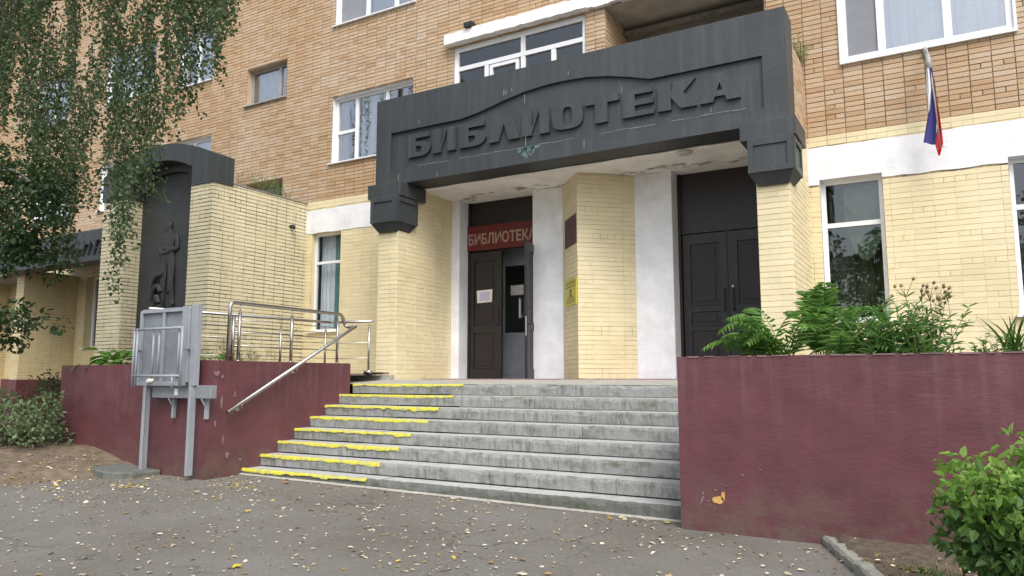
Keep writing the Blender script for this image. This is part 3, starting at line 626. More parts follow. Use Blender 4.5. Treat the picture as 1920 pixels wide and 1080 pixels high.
# bracket capitals
for xl in (-2.17, -8.54):
    cap = MB(); w_ = .71; cap.box(xl, xl + w_, 9.76, 10.50, 3.09, 3.335)
    a, b = (xl + .11, xl + .67) if xl > -5 else (xl + .14, xl + .69)
    cap.box(a, b, 9.70, 10.27, 2.63, 3.09)
    n0 = len(cap.v); lo = [(a + .09, 9.80), (b - .09, 9.80), (b - .09, 10.16), (a + .09, 10.16)]; hi = [(a, 9.70), (b, 9.70), (b, 10.27), (a, 10.27)]
    cap.add([(x, y, 2.48) for x, y in lo] + [(x, y, 2.629) for x, y in hi], [(0, 3, 2, 1), (0, 1, 5, 4), (1, 2, 6, 5), (2, 3, 7, 6), (3, 0, 4, 7)])
    co = cap.build("capital", M['canopy'], por, bevel=.006)
    t = MB()
    for q in ((a, a + .07, 2.63, 3.06), (b - .07, b, 2.63, 3.06), (a + .07, b - .07, 2.63, 2.71), (a + .07, b - .07, 2.99, 3.06)): t.box(q[0], q[1], 9.678, 9.702, q[2], q[3])
    for q in ((9.70, 9.77, 2.63, 3.06), (10.20, 10.27, 2.63, 3.06), (9.77, 10.2, 2.63, 2.71), (9.77, 10.2, 2.99, 3.06)): t.box(b - .002, b + .022, q[0], q[1], q[2], q[3])
    t.build("panel_moulding", M['canopy'], co)
# doors
def leaf(name, x0, x1, z0, z1, M4=None, panels=((.50, .93), (.36, .46), (.07, .33)), handle=None, lab=None, y=11.76):
    mb = MB(); w_ = x1 - x0; h_ = z1 - z0; t = .05
    s_ = w_ * .17 if w_ > .3 else .03
    mb.box(x0, x0 + s_, y, y + t, z0, z1, M4); mb.box(x1 - s_, x1, y, y + t, z0, z1, M4)
    zz = [z0] + [v for p in sorted(panels) for v in (z0 + p[0] * h_, z0 + p[1] * h_)] + [z1]
    for a, b in zip(zz[0::2], zz[1::2]): mb.box(x0 + s_, x1 - s_, y, y + t, a, b, M4)
    do = mb.build(name, M['door'], por); 
    for a, b in panels:
        q = MB(); a, b = z0 + a * h_, z0 + b * h_; q.box(x0 + s_ + .002, x1 - s_ - .002, y + .018, y + .035, a + .002, b - .002, M4)
        q.box(x0 + s_ + .07, x1 - s_ - .07, y + .006, y + .019, a + .07, b - .07, M4); q.build("door_panel", M['doorin'], do, bevel=.003)
    if handle:
        q = MB(); hx, hz, hl = handle; P = [(hx, y - .002, hz), (hx, y - .05, hz), (hx, y - .05, hz + hl), (hx, y - .002, hz + hl)]
        if M4 is not None: P = [M4 @ Vector(p) for p in P]
        q.tube(bent(P, .02, 3), .011, 6); q.build("handle", M['black'], do, True)
    return do
d1 = leaf("door_leaf", -7.74, -7.015, -.02, 2.36, panels=((.42, .93), (.08, .36)), handle=(-7.08, .98, .3))
ang = math.atan2(11.06 - 11.73, -6.105 + 6.24)
M4 = Matrix.Translation((-6.25, 11.74, 0)) @ Matrix.Rotation(ang, 4, 'Z') @ Matrix.Translation((0, -11.785, 0))
d2 = leaf("door_leaf", 0.0, .685, -.03, 2.34, M4, panels=((.42, .93), (.08, .36)), handle=None)
tag(d2, "dark door leaf standing open")
mb = MB(); mb.tube(bent([M4 @ Vector(p) for p in ((.6, 11.81, .92), (.6, 11.86, .92), (.6, 11.86, 1.2), (.6, 11.81, 1.2))], .02, 3), .011, 6); mb.build("handle", M['black'], d2, True)
mb = MB(); mb.box(.6855, .689, 11.775, 11.795, .72, 1.05, M4); mb.build("lock_plate", M['steel'], d2)
d3 = leaf("door_leaf", -3.585, -2.875, -.02, 2.31, handle=(-2.93, 1.06, .34)); d4 = leaf("door_leaf", -2.835, -2.13, -.02, 2.31, handle=(-2.79, 1.06, .34))
mb = MB(); mb.tube([(-2.80, 11.755, 1.43), (-2.80, 11.74, 1.43)], .018, 10); mb.build("lock_cover", M['lamp'], d4)
for x0, x1, zt in ((-7.748, -6.192, 2.38), (-3.648, -2.05, 2.33)):
    mb = MB(); mb.box(x0, x0 + .045, 11.74, 11.82, -.04, 3.326); mb.box(x1 - .045, x1, 11.74, 11.82, -.04, 3.326); mb.box(x0 + .045, x1 - .045, 11.768, 11.82, zt, zt + .05); mb.box(x0 + .045, x1 - .045, 11.78, 11.82, zt + .05, 3.326)
    fr_ = mb.build("door_frame", M['door'], por)
mb = MB(); mb.box(-2.875, -2.835, 11.775, 11.82, -.02, 2.33); mb.build("door_stop", M['door'], por)
for x0, x1, z0 in ((-7.70, -6.24, 2.86), (-3.60, -2.1, 2.39)):       # ribbed overdoor panels
    n = int((x1 - x0) / .045)
    base = None
    for i in range(n):
        a = x0 + (x1 - x0) * i / n; b = x0 + (x1 - x0) * (i + 1) / n
        if base is None:
            q = MB(); q.box(0, b - a - .014, -.020, .0, 0, 3.32 - z0); base = q.build("slat", M['doorin'], por); WL[base] = Vector((0, 0, 0)); o = base
        else: o = base.copy(); COL.objects.link(o)
        o.location = Vector((a + .006, 11.779, z0)) - WL[por]
# vestibule behind the open leaf
mb = MB(); mb.box(-3.9, -1.7, 11.825, 11.9, -.05, 3.32); mb.build("leak_blocker", M['doorin'], por)  # unseen dark panel added behind the closed doors to block light through their gaps
mb = MB()
mb.face([(-8.2, 11.83, -.05), (-8.2, 13.4, -.05), (-8.2, 13.4, 3.3), (-8.2, 11.83, 3.3)]); mb.face([(-5.8, 11.83, -.05), (-5.8, 13.4, -.05), (-5.8, 13.4, 3.3), (-5.8, 11.83, 3.3)]); mb.face([(-8.2, 13.4, -.05), (-5.8, 13.4, -.05), (-5.8, 13.4, 3.3), (-8.2, 13.4, 3.3)])
mb.face([(-8.2, 11.83, 2.9), (-5.8, 11.83, 2.9), (-5.8, 13.4, 2.9), (-8.2, 13.4, 2.9)]); mb.face([(-8.2, 11.83, -.04), (-5.8, 11.83, -.04), (-5.8, 13.4, -.04), (-8.2, 13.4, -.04)])
mb.build("vestibule", M['room'], por)
mb = MB(); mb.box(-7.6, -6.0, 12.30, 12.36, -.03, .80); mb.box(-7.6, -6.0, 12.285, 12.36, .80, .86); mb.box(-7.6, -6.0, 12.29, 12.36, .06, .10); mb.box(-7.6, -6.0, 12.30, 12.36, 2.15, 2.75); mb.box(-7.6, -7.28, 12.30, 12.36, .86, 2.15)
inner = mb.build("inner_door", M['galv'], por)
mb = MB(); mb.face([(-7.28, 12.33, .86), (-6.0, 12.33, .86), (-6.0, 12.33, 2.15), (-7.28, 12.33, 2.15)]); mb.build("pane", M['glassdark'], inner)
mb = MB(); mb.box(-7.14, -6.86, 12.318, 12.322, 1.58, 1.77); mb.build("notice_paper", M['paper'], inner)
mb = MB(); mb.box(-6.915, -6.885, 12.24, 12.27, 1.13, 1.50); mb.box(-6.915, -6.885, 12.27, 12.33, 1.16, 1.18); mb.build("handle", M['white'], inner)
# lamp under the ceiling
lp = MB(); 
for k in range(5):
    pass
lp.tube([(-3.16, 10.58, 3.33), (-3.16, 10.58, 3.315), (-3.16, 10.58, 3.30), (-3.16, 10.58, 3.292)], [.12, .12, .10, .05], 16)
tag(lp.build("ceiling_lamp", M['lamp'], None, True), "round frosted lamp under the canopy ceiling near the closed doors", "lamp")

# ---- signs
def flat_text(s, x0, x1, z0, z1, name, mat, parent, place):
    cu = bpy.data.curves.new(name, 'FONT'); cu.body = s; cu.offset = .022; cu.resolution_u = 3
    t = bpy.data.objects.new(name, cu); COL.objects.link(t); bpy.context.view_layer.update()
    me = bpy.data.meshes.new_from_object(t.evaluated_get(bpy.context.evaluated_depsgraph_get())); bpy.data.objects.remove(t)
    v = np.empty(len(me.vertices) * 3, np.float32); me.vertices.foreach_get("co", v); v = v.reshape(-1, 3)
    lo, hi = v.min(0), v.max(0); u = (v[:, 0] - lo[0]) / (hi[0] - lo[0]); w_ = (v[:, 1] - lo[1]) / (hi[1] - lo[1])
    off = WL.get(parent, Vector((0, 0, 0)))
    P = np.array([Vector(place(x0 + (x1 - x0) * a, z0 + (z1 - z0) * b)) - off for a, b in zip(u, w_)], np.float32)
    me.vertices.foreach_set("co", P.ravel()); me.update(); return link(name, me, parent, [mat])
sg = thing("sign_board", (-6.98, 11.73, 2.4), "long red sign with beige lettering above the open library door", "sign")
mb = MB(); mb.box(-7.745, -6.2, 11.715, 11.738, 2.395, 2.86); mb.build("board", M['red'], sg)
flat_text("БИБЛИОТЕКА", -7.715, -6.27, 2.50, 2.715, "lettering", M['sand'], sg, lambda x, z: (x, 11.7125, z))
du = (V_ - A_).normalized(); nn = Vector((math.sin(a1), -math.cos(a1), 0))
def onw(u, z, k=.0): p = A_ + du * u + nn * k; return (p.x, p.y, z)
def wbox(mb, u0, u1, k0, k1, z0, z1): mb.add([onw(u, z, k) for z in (z0, z1) for k in (k0, k1) for u in (u0, u1)], [(0, 2, 3, 1), (4, 5, 7, 6), (0, 1, 5, 4), (2, 6, 7, 3), (0, 4, 6, 2), (1, 3, 7, 5)])
mb = MB(); wbox(mb, .20, .865, .004, .016, 2.18, 2.66); o = mb.build("wall_plaque", M['plaque']); tag(o, "blank brown plaque bed on the middle pier above the yellow plate", "plaque")
yp = thing("information_plate", onw(.5, 1.2, .02), "yellow plate with small dark print and emblem on the middle pier", "sign")
mb = MB(); wbox(mb, .16, .865, .006, .018, 1.185, 1.615); mb.build("board", M['yplate'], yp)
mb = MB()
for z, a, b, h_ in ((1.575, .24, .80, .013), (1.545, .22, .82, .017), (1.495, .24, .80, .020), (1.285, .28, .76, .010), (1.265, .30, .72, .008), (1.248, .26, .78, .008), (1.225, .34, .66, .006)):
    x = a
    while x < b - .02:
        l = random.uniform(.03, .10); wbox(mb, x, min(b, x + l), .018, .0195, z - h_ / 2, z + h_ / 2); x += l + .012
mb.build("print", M['ink'], yp)
mb = MB()
for p in ([(.44, 1.335), (.62, 1.335), (.62, 1.35), (.58, 1.36), (.57, 1.40), (.60, 1.425), (.57, 1.455), (.53, 1.462), (.49, 1.455), (.46, 1.425), (.49, 1.40), (.48, 1.36), (.44, 1.35)], [(.34, 1.312), (.72, 1.312), (.72, 1.325), (.34, 1.325)]):
    mb.prism(p, lambda u, z: onw(u, z, .018), lambda u, z: onw(u, z, .0196))
mb.build("emblem", M['ink'], yp)
nt_ = thing("paper_notice", (-7.37, 11.75, 1.4), "white paper notice with lilac print taped to the closed dark door leaf", "notice")
mb = MB(); mb.add([(-7.54, 11.754, 1.40), (-7.22, 11.756, 1.41), (-7.205, 11.753, 1.645), (-7.55, 11.751, 1.635)], [(0, 1, 2, 3)]); mb.add([(-7.54, 11.757, 1.40), (-7.22, 11.759, 1.41), (-7.205, 11.756, 1.645), (-7.55, 11.754, 1.635)], [(3, 2, 1, 0)]); mb.build("sheet", M['paper'], nt_)
mb = MB(); mb.add([(-7.48, 11.7495, 1.43), (-7.27, 11.7505, 1.44), (-7.27, 11.7495, 1.60), (-7.48, 11.7485, 1.60)], [(0, 1, 2, 3)]); mb.build("print", M['paper2'], nt_)
# ================================================================== STEPS AND LANDING
st = thing("entrance_steps", (-4.9, 7.6, -1.2), "weathered grey concrete steps with yellow edge paint on one side", "steps")
rr = random.Random(31)
XS0, XS1 = -7.80, -1.90
def rough_slab(x0, x1, yf, yb, zt, zb, seed, chip=.010):
    """a block whose front edge is chipped: cross-section swept along x with noise"""
    r = random.Random(seed); n = max(3, int((x1 - x0) / .045)); mb = MB(); prev = None; c = 0.0
    for i in range(n + 1):
        x = x0 + (x1 - x0) * i / n
        c = max(.003, min(.045, c * .7 + r.gauss(chip * .35, chip * .55)))
        e = .03 * max(0, 1 - min(x - x0, x1 - x) / .05)
        s = [(x, yb, zt), (x, yf + .012 + c + e * .3, zt + r.gauss(0, .0012)), (x, yf + .003 + c * .35, zt - .006 - c * .5), (x, yf + r.gauss(0, .0015), zt - .02 - c * 1.1), (x, yf + .004 + r.gauss(0, .0015), zb)]
        b = len(mb.v); mb.v += s
        if prev is not None:
            for k in range(4):
                mb.f.append((prev + k, b + k, b + k + 1, prev + k + 1)); mb.m.append(0 if k < 1 else 1)
        else: mb.f.append(tuple(b + k for k in range(5))); mb.m.append(1)
        prev = b
    mb.f.append(tuple(prev + k for k in range(4, -1, -1))); mb.m.append(1)
    return mb
for i in range(8):
    yf = 8.68 - .2886 * i; zt = -.085 - .1494 * i; zb = zt - .1494 + .024 if i < 7 else zt - .17
    yb = yf + (.32 if i else 1.0)
    x = XS0; k = 0
    while x < XS1 - .05:
        l = rr.uniform(1.15, 1.75) if k else rr.uniform(.6, 1.5); x2 = min(XS1, x + l)
        if XS1 - x2 < .35: x2 = XS1
        dz = rr.uniform(-.003, .003); dy = rr.uniform(-.006, .006)
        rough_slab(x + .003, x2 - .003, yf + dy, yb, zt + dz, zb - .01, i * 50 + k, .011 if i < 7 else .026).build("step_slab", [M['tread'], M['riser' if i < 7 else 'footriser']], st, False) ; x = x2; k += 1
    # painted edge: a thin skin over the nosing
    r = random.Random(900 + i); xe = -5.77 + (.02 if i % 2 else -.02); n = 150; mb = MB(); pv = None; ga = gb = 0
    for j in range(n + 1):
        x = XS0 + .004 + (xe - XS0) * j / n; ga = ga * .82 + r.gauss(0, .0035); gb = gb * .85 + r.gauss(0, .0035); a = max(.003, .016 + ga); b = max(.002, .019 + gb + (.010 if i in (2, 5, 6) and j > 90 else 0)); dip = max(0, r.gauss(.0, .004))
        s = [(x, yf + .012 + a, zt + .0045), (x, yf + .008, zt + .0050 - dip), (x, yf - .008, zt - .010), (x, yf - .0085, zt - .012 - b)]
        q = len(mb.v); mb.v += s
        if pv is not None:
            for k in range(3): mb.f.append((pv + k, q + k, q + k + 1, pv + k + 1)); mb.m.append(0)
        pv = q
    mb.build("painted_edge", M['ypaint'], st, True)
mb = MB(); n = 120; pv = None
for j in range(n + 1):                              # smeared cement along the foot of the steps
    x = -7.9 + 5.85 * j / n; z = gz(x, 6.62) + .006; w_ = .018 + .008 * math.sin(x * 7) + rr.uniform(-.008, .01)
    s = [(x, 6.665, z + .012), (x, 6.64 - w_ * .5, z + .009), (x, 6.64 - w_, z - .004)]; q = len(mb.v); mb.v += s
    if pv is not None:
        for k in range(2): mb.f.append((pv + k, q + k, q + k + 1, pv + k + 1)); mb.m.append(0)
    pv = q
mb.build("cement_joint", M['palecon'], st, True)
mb = MB(); mb.face([(-9.6, 8.70, -.082), (-1.6, 8.70, -.082), (-1.6, 9.84, -.022), (-9.6, 9.84, -.022)]); mb.face([(-9.6, 9.84, -.022), (-1.6, 9.84, -.022), (-1.6, 11.83, -.02), (-9.6, 11.83, -.02)])
mb.build("landing", M['palecon'], st)
mb = MB(); x = -7.9
while x < -2.0:                                     # purple tiles along the door line
    l = .30; mb.box(x + .004, x + l - .004, 10.55, YF - .004, -.03, -.008 + rr.uniform(-.002, .003)); x += l
mb.build("floor_tile", M['purpl'], st)
mb = MB(); mb.box(-11.6, -7.94, 9.72, YF, -.3, .055); mb.box(-11.6, -7.96, 9.70, 9.76, -.3, .05); o = mb.build("raised_landing", M['palecon'], st, bevel=.008)
mb = MB(); mb.box(-8.30, -7.94, 9.695, 9.702, .062, .10); mb.box(-9.4, -8.35, 9.76, YF, .056, .085); mb.build("landing_tile", M['purpl'], st)

# ================================================================== MAROON WALLS
def rough_wall(mb, x0, x1, y, z0, z1, nx=40, nz=14, amp=.003, zf=None, seed=1):
    """front sheet (facing -y) with hand-plastered unevenness"""
    V = []; 
    for j in range(nz + 1):
        for i in range(nx + 1):
            x = x0 + (x1 - x0) * i / nx; zz0 = zf(x) if zf else z0; z = zz0 + (z1 - zz0) * j / nz
            e = amp if 0 < i < nx and 0 < j < nz else 0
            V.append((x, y + e * (h2(x * 1.3, z * 2.9, 1.9) * .7 + .4 * math.sin(z * 47 + 3 * math.sin(x * 3 + seed))), z))
    mb.add(V, [(j * (nx + 1) + i, j * (nx + 1) + i + 1, (j + 1) * (nx + 1) + i + 1, (j + 1) * (nx + 1) + i) for j in range(nz) for i in range(nx)])
pr_ = thing("planter", (0.2, 6.4, -1.25), "large maroon painted planter wall right of the steps with a chipped ochre patch", "planter")
mb = MB(); rough_wall(mb, -2.03, 3.4, 6.40, -1.4, .187, 90, 26)
mb.face([(-2.03, 6.40, .187), (3.4, 6.40, .187), (3.4, 6.62, .185), (-2.03, 6.62, .185)]); mb.face([(-2.03, 6.40, -1.4), (-2.03, 6.40, .187), (-2.03, 9.0, .187), (-2.03, 9.0, -1.4)]); mb.face([(-2.03, 6.62, .185), (3.4, 6.62, .185), (3.4, 6.62, -.2), (-2.03, 6.62, -.2)])
mb.face([(-1.82, 6.62, .185), (-1.82, 9.85, .185), (-2.03, 9.85, .187), (-2.03, 6.62, .187)]); mb.face([(-1.82, 6.62, .185), (-1.82, 9.85, .185), (-1.82, 9.85, -.2), (-1.82, 6.62, -.2)])
mb.build("wall", M['maroon'], pr_, True)
mb = MB(); mb.face([(-1.82, 6.62, .06), (3.4, 6.62, .06), (3.4, YF, .10), (-1.82, YF, .10)]); mb.build("soil", M['soildark'], pr_)
mb = MB(); r = random.Random(4)
def blob(mb, cx, cz, rx, rz, y, th=.003, n=13, ang=0):
    P = []
    for k in range(n):
        t = 2 * math.pi * k / n; q = r.uniform(.65, 1.1); a, b = rx * q * math.cos(t), rz * q * math.sin(t); P.append((cx + a * math.cos(ang) - b * math.sin(ang), cz + a * math.sin(ang) + b * math.cos(ang)))
    mb.prism(P, lambda x, z: (x, y - th, z), lambda x, z: (x, y + .012, z))
blob(mb, -1.70, -1.005, .055, .040, 6.394); blob(mb, -1.665, -.975, .02, .035, 6.394); blob(mb, -1.735, -1.0, .02, .02, 6.3945); tag(mb.build("bare_patch", M['ochre'], pr_), kind="stuff")
mb = MB()
for cx, cz, rx, rz, a in ((-1.845, -1.02, .010, .05, -.4), (-1.83, -.96, .009, .015, 0), (-1.79, -1.02, .012, .010, .4), (-1.78, -1.06, .009, .007, 0), (-1.73, -.93, .012, .008, 0), (-1.63, -.89, .01, .006, .2), (-1.5, -.79, .009, .018, -.6), (-1.36, -.74, .01, .007, 0)): blob(mb, cx, cz, rx, rz, 6.394, .002, 9, a)
tag(mb.build("scuff", M['pale'], pr_), kind="stuff")
mb = MB(); x = -2.03
while x < 3.2:
    l = r.uniform(.02, .16); h_ = r.uniform(.003, .012)
    if r.random() < .72: mb.box(x, x + l, 6.392, 6.41, .187 - h_, .190)
    x += l + r.uniform(.0, .05)
tag(mb.build("worn_edge", M['pale'], pr_), kind="stuff")
lw = thing("retaining_wall", (-9.4, 6.1, -1.2), "maroon painted retaining wall and cheek wall left of the steps", "wall")
mb = MB(); rough_wall(mb, -11.03, -8.05, 6.13, -1.5, .186, 60, 20, .008); mb.face([(-11.03, 6.13, .186), (-8.05, 6.13, .186), (-8.05, 6.36, .186), (-11.03, 6.36, .186)]); mb.face([(-8.05, 6.36, .186), (-11.03, 6.36, .186), (-11.03, 6.36, -.3), (-8.05, 6.36, -.3)])
mb.face([(-11.03, 6.13, -1.5), (-11.03, 6.13, .186), (-11.03, 9.6, .186), (-11.03, 9.6, -1.5)]); mb.face([(-11.03, 6.36, .186), (-10.8, 6.36, .186), (-10.8, 9.6, .186), (-11.03, 9.6, .186)])
mb.build("front_wall", M['maroon'], lw, True)
mb = MB(); V = []; ny, nz = 50, 20
for j in range(nz + 1):
    for i in range(ny + 1):
        y = 6.10 + (8.62 - 6.10) * i / ny; z = -1.5 + (.222 + 1.5) * j / nz; e = .006 if 0 < i < ny and 0 < j < nz else 0
        V.append((-7.80 + e * (h2(y * 1.3, z * 2.9, 1.9) + .4 * math.sin(z * 47 + y * 3)), y, z))
mb.add(V, [(j * (ny + 1) + i, j * (ny + 1) + i + 1, (j + 1) * (ny + 1) + i + 1, (j + 1) * (ny + 1) + i) for j in range(nz) for i in range(ny)])
mb.face([(-8.05, 6.10, -1.5), (-7.80, 6.10, -1.5), (-7.80, 6.10, .222), (-8.05, 6.10, .222)]); mb.face([(-8.05, 6.10, .222), (-7.8, 6.10, .222), (-7.8, 8.62, .222), (-8.05, 8.62, .222)]); mb.face([(-7.8, 8.62, .222), (-8.05, 8.62, .222), (-8.05, 8.62, -.3), (-7.8, 8.62, -.3)]); mb.face([(-8.05, 6.10, .222), (-8.05, 8.62, .222), (-8.05, 8.62, -.3), (-8.05, 6.1, -.3)])
mb.build("cheek_wall", M['maroon'], lw, True)
mb = MB()
for y, z, a, b in ((6.22, .06, .06, .04), (6.30, -.30, .02, .12), (6.35, -.75, .015, .08), (6.42, -.95, .03, .05), (6.22, -.55, .02, .06), (6.62, -1.02, .02, .02), (6.5, -.2, .012, .05), (6.30, .02, .03, .03)):
    P = [(y + a * math.cos(t) * r.uniform(.4, 1), z + b * math.sin(t) * r.uniform(.4, 1)) for t in np.linspace(0, 2 * math.pi, 12)[:-1]]
    mb.prism(P, lambda u, v: (-7.79, u, v), lambda u, v: (-7.82, u, v))
tag(mb.build("scuff", M['pale'], lw), kind="stuff")
mb = MB(); mb.face([(-10.8, 6.36, .08), (-8.05, 6.36, .08), (-8.05, 9.7, .10), (-10.8, 9.7, .12)]); mb.face([(-11.7, 6.3, -.3), (-10.8, 6.36, .05), (-10.8, 9.7, .12), (-11.7, 9.7, .12)]); mb.build("soil", M['soildark'], lw)

# ================================================================== RELIEF PYLON
py_ = thing("relief_pylon", (-13.4, 9.2, -.2), "yellow brick pylon with a dark arched cap and a cast figure relief", "monument")
walls, pars = [], []
def wallpart(x0, x1, y0, y1, z0, z1, sides, name, ph=0):
    mb = MB(); e = .012; mb.box(x0 + e, x1 - e, y0 + e, y1, z0, z1); po = mb.build(name, M['yajoint'], py_)
    if 'f' in sides: walls.append(Wall((0, y0, 0), 0, x0, x1, z0, z1, phase=x0 % .26, jit=.004, gap=.0135)); pars.append(po)
    if 'r' in sides: walls.append(Wall((x1, y0, 0), H90, 0, y1 - y0, z0, z1, phase=ph, jit=.004, gap=.0135)); pars.append(po)
wallpart(-12.35, -11.70, 9.05, YF - .002, -.5, 3.72, 'fr', "pillar"); wallpart(-15.16, -14.35, 9.05, YF - .002, -.5, 3.66, 'fr', "pillar")
lay(walls, [M['yaged']], pars, py_, 300)
mb = MB(); mb.box(-14.36, -12.34, 9.40, 9.55, -.5, 4.3); rp = mb.build("relief_panel", M['cast'], py_)
mb = MB(); mb.box(-12.36, -11.69, 9.47, YF, 3.722, 3.745); mb.box(-15.17, -14.34, 9.47, YF, 3.66, 3.70); mb.box(-14.34, -12.36, 9.56, YF, 3.6, 3.70); mb.build("coping", M['conc'], py_)
def capz(x): t = (x + 13.43) / 1.74; return 4.215 + .42 * max(0, 1 - t * t) + .0
def inz(x): t = (x + 13.35) / 1.0; return 4.06 + .24 * max(0, 1 - t * t)
mb = MB(); ya, yb = 9.03, 9.49
def slice_(a, b, za, zb, zc, zd):
    mb.add([(a, ya, za), (b, ya, zb), (b, ya, zc), (a, ya, zd), (a, yb, za), (b, yb, zb), (b, yb, zc), (a, yb, zd)], [(0, 1, 2, 3), (5, 4, 7, 6), (3, 2, 6, 7), (0, 4, 5, 1)])
xs = np.linspace(-15.19, -11.675, 45)
for a, b in zip(xs, xs[1:]):
    m_ = (a + b) / 2; ins = -14.35 < m_ < -12.35
    slice_(a, b, inz(a) if ins else 3.67, inz(b) if ins else 3.67, capz(b), capz(a))
mb.face([(-15.19, ya, 3.67), (-15.19, yb, 3.67), (-15.19, yb, 4.215), (-15.19, ya, 4.215)]); mb.face([(-11.675, ya, 3.67), (-11.675, ya, 4.215), (-11.675, yb, 4.215), (-11.675, yb, 3.67)])
mb.face([(-12.37, ya, 3.67), (-12.37, ya, 4.06), (-12.37, yb, 4.06), (-12.37, yb, 3.67)]); mb.face([(-14.33, ya, 3.67), (-14.33, yb, 3.67), (-14.33, yb, 4.06), (-14.33, ya, 4.06)])
mb.build("arched_cap", M['canopy'], py_)
# second inner arch band
mb = MB(); xs = np.linspace(-14.35, -12.35, 25)
for a, b in zip(xs, xs[1:]):
    za, zb = inz(a) - .16, inz(b) - .16; mb.add([(a, 9.30, za), (b, 9.30, zb), (b, 9.30, zb + .3), (a, 9.30, za + .3), (a, 9.42, za), (b, 9.42, zb)], [(0, 1, 2, 3), (0, 4, 5, 1)])
mb.build("inner_arch", M['cast'], py_)
# the relief figure: one skinned body pressed into the panel, arms folded
def skin_body(name, verts, edges, radii, mat, parent, M4, sub=2, root=0):
    me = bpy.data.meshes.new(name); me.from_pydata(verts, edges, []); o = bpy.data.objects.new(name, me); COL.objects.link(o)
    sk = o.modifiers.new("s", 'SKIN'); sk.use_smooth_shade = True
    for i, rd in enumerate(radii): me.skin_vertices[0].data[i].radius = rd if isinstance(rd, tuple) else (rd, rd)
    me.skin_vertices[0].data[root].use_root = True
    ss_ = o.modifiers.new("b", 'SUBSURF'); ss_.levels = ss_.render_levels = sub
    bpy.context.view_layer.update(); dg = bpy.context.evaluated_depsgraph_get(); m2 = bpy.data.meshes.new_from_object(o.evaluated_get(dg)); bpy.data.objects.remove(o)
    off = WL.get(parent, Vector((0, 0, 0))); m2.transform(Matrix.Translation(-off) @ M4); m2.materials.clear(); m2.name = name
    o2 = link(name, m2, parent, [mat], True); return o2
# local: x right, y away, z up, 1.85 tall, origin at the feet
jv = [(0, 0, .98), (.01, 0, 1.12), (0, 0, 1.32), (-.01, -.01, 1.47), (-.02, -.02, 1.56), (-.03, -.03, 1.64), (-.03, -.03, 1.76),
      (-.19, 0, 1.42), (-.245, -.02, 1.18), (-.10, -.14, 1.10), (.10, -.16, 1.13),
      (.19, 0, 1.43), (.25, -.02, 1.16), (.10, -.12, 1.17), (-.10, -.15, 1.20),
      (-.09, 0, .93), (-.10, -.04, .50), (-.12, .0, .08), (-.17, -.09, .03), (.10, 0, .93), (.12, -.06, .50), (.16, 0, .08), (.21, -.09, .03)]
je = [(0, 1), (1, 2), (2, 3), (3, 4), (4, 5), (5, 6), (2, 7), (7, 8), (8, 9), (9, 10), (2, 11), (11, 12), (12, 13), (13, 14), (0, 15), (15, 16), (16, 17), (17, 18), (0, 19), (19, 20), (20, 21), (21, 22)]
jr_ = [.15, .145, .165, .10, .062, .105, .098, .08, .062, .05, .045, .08, .062, .05, .045, .105, .082, .07, .05, .105, .082, .07, .05]
sc_ = 1.0
fig = skin_body("relief_figure", jv, je, jr_, M['cast'], rp, Matrix.Translation((-13.40, 9.39, 1.40)) @ Matrix.Diagonal((1.12, .42, 1.0, 1)), 2)
mb = MB()
mb.tube(bent([(-13.28, 9.33, 1.72), (-13.33, 9.33, 1.68)], .02), .03, 6)
for q in (([(-13.86, 9.37, 1.62), (-13.80, 9.34, 1.92), (-13.66, 9.33, 2.06), (-13.50, 9.35, 2.07)], .045), ([(-13.83, 9.37, 1.55), (-13.74, 9.34, 1.78), (-13.60, 9.33, 1.86), (-13.52, 9.35, 1.72)], .055), ([(-13.70, 9.36, 1.45), (-13.62, 9.33, 1.66), (-13.56, 9.35, 1.5)], .06)): mb.tube(bent(q[0], .1), q[1], 8)
mb.box(-13.88, -13.46, 9.33, 9.41, 1.36, 1.47); mb.box(-13.45, -12.98, 9.34, 9.41, 1.30, 1.40); mb.build("cast_ornament", M['cast'], rp, bevel=.012)

# ================================================================== FAR LEFT ENTRANCE BAY
fb = thing("side_portico", (-20.2, 10.4, -.2), "yellow brick side bay with a dark concrete canopy beyond the relief pylon", "portico")
walls, pars = [], []
for x0, x1, y0 in ((-20.45, -20.10, 10.08), (-23.9, -23.55, 10.6)):
    mb = MB(); e = .012; mb.box(x0 + e, x1 - e, y0 + e, YF - .002, -1.2, 2.72); po = mb.build("pier", M['yjoint'], fb)
    walls += [Wall((0, y0, 0), 0, x0, x1, -.6, 2.72), Wall((x1, y0, 0), H90, 0, YF - y0, -.6, 2.72)]; pars += [po, po]
lay(walls, [M['ydull']], pars, fb, 300)
mb = MB(); mb.box(-20.5, -15.25, 9.6, 10.05, 2.60, 3.33); mb.box(-20.5, -15.25, 10.05, YF - .02, 3.0, 3.1); mb.build("canopy_slab", M['canopy'], fb, bevel=.02)
mb = MB(); rr = random.Random(8)
for i in range(14):
    x = -16.1 - i * .22; mb.tube(bent([(x, 9.59, 2.75), (x + .12, 9.57, 3.0 + .1 * math.sin(i)), (x + .3, 9.59, 2.85 + .2 * rr.random())], .06), .03, 6)
mb.build("cast_ornament", M['cast'], fb)
mb = MB(); mb.box(-26.5, -20.52, 10.2, YF - .02, 2.68, 2.80); mb.build("side_canopy", M['conc'], fb, bevel=.01)
mb = MB(); mb.box(-20.47, -20.08, 10.06, YF - .001, -1.2, -.03); mb.build("plinth", M['maroon'], fb)

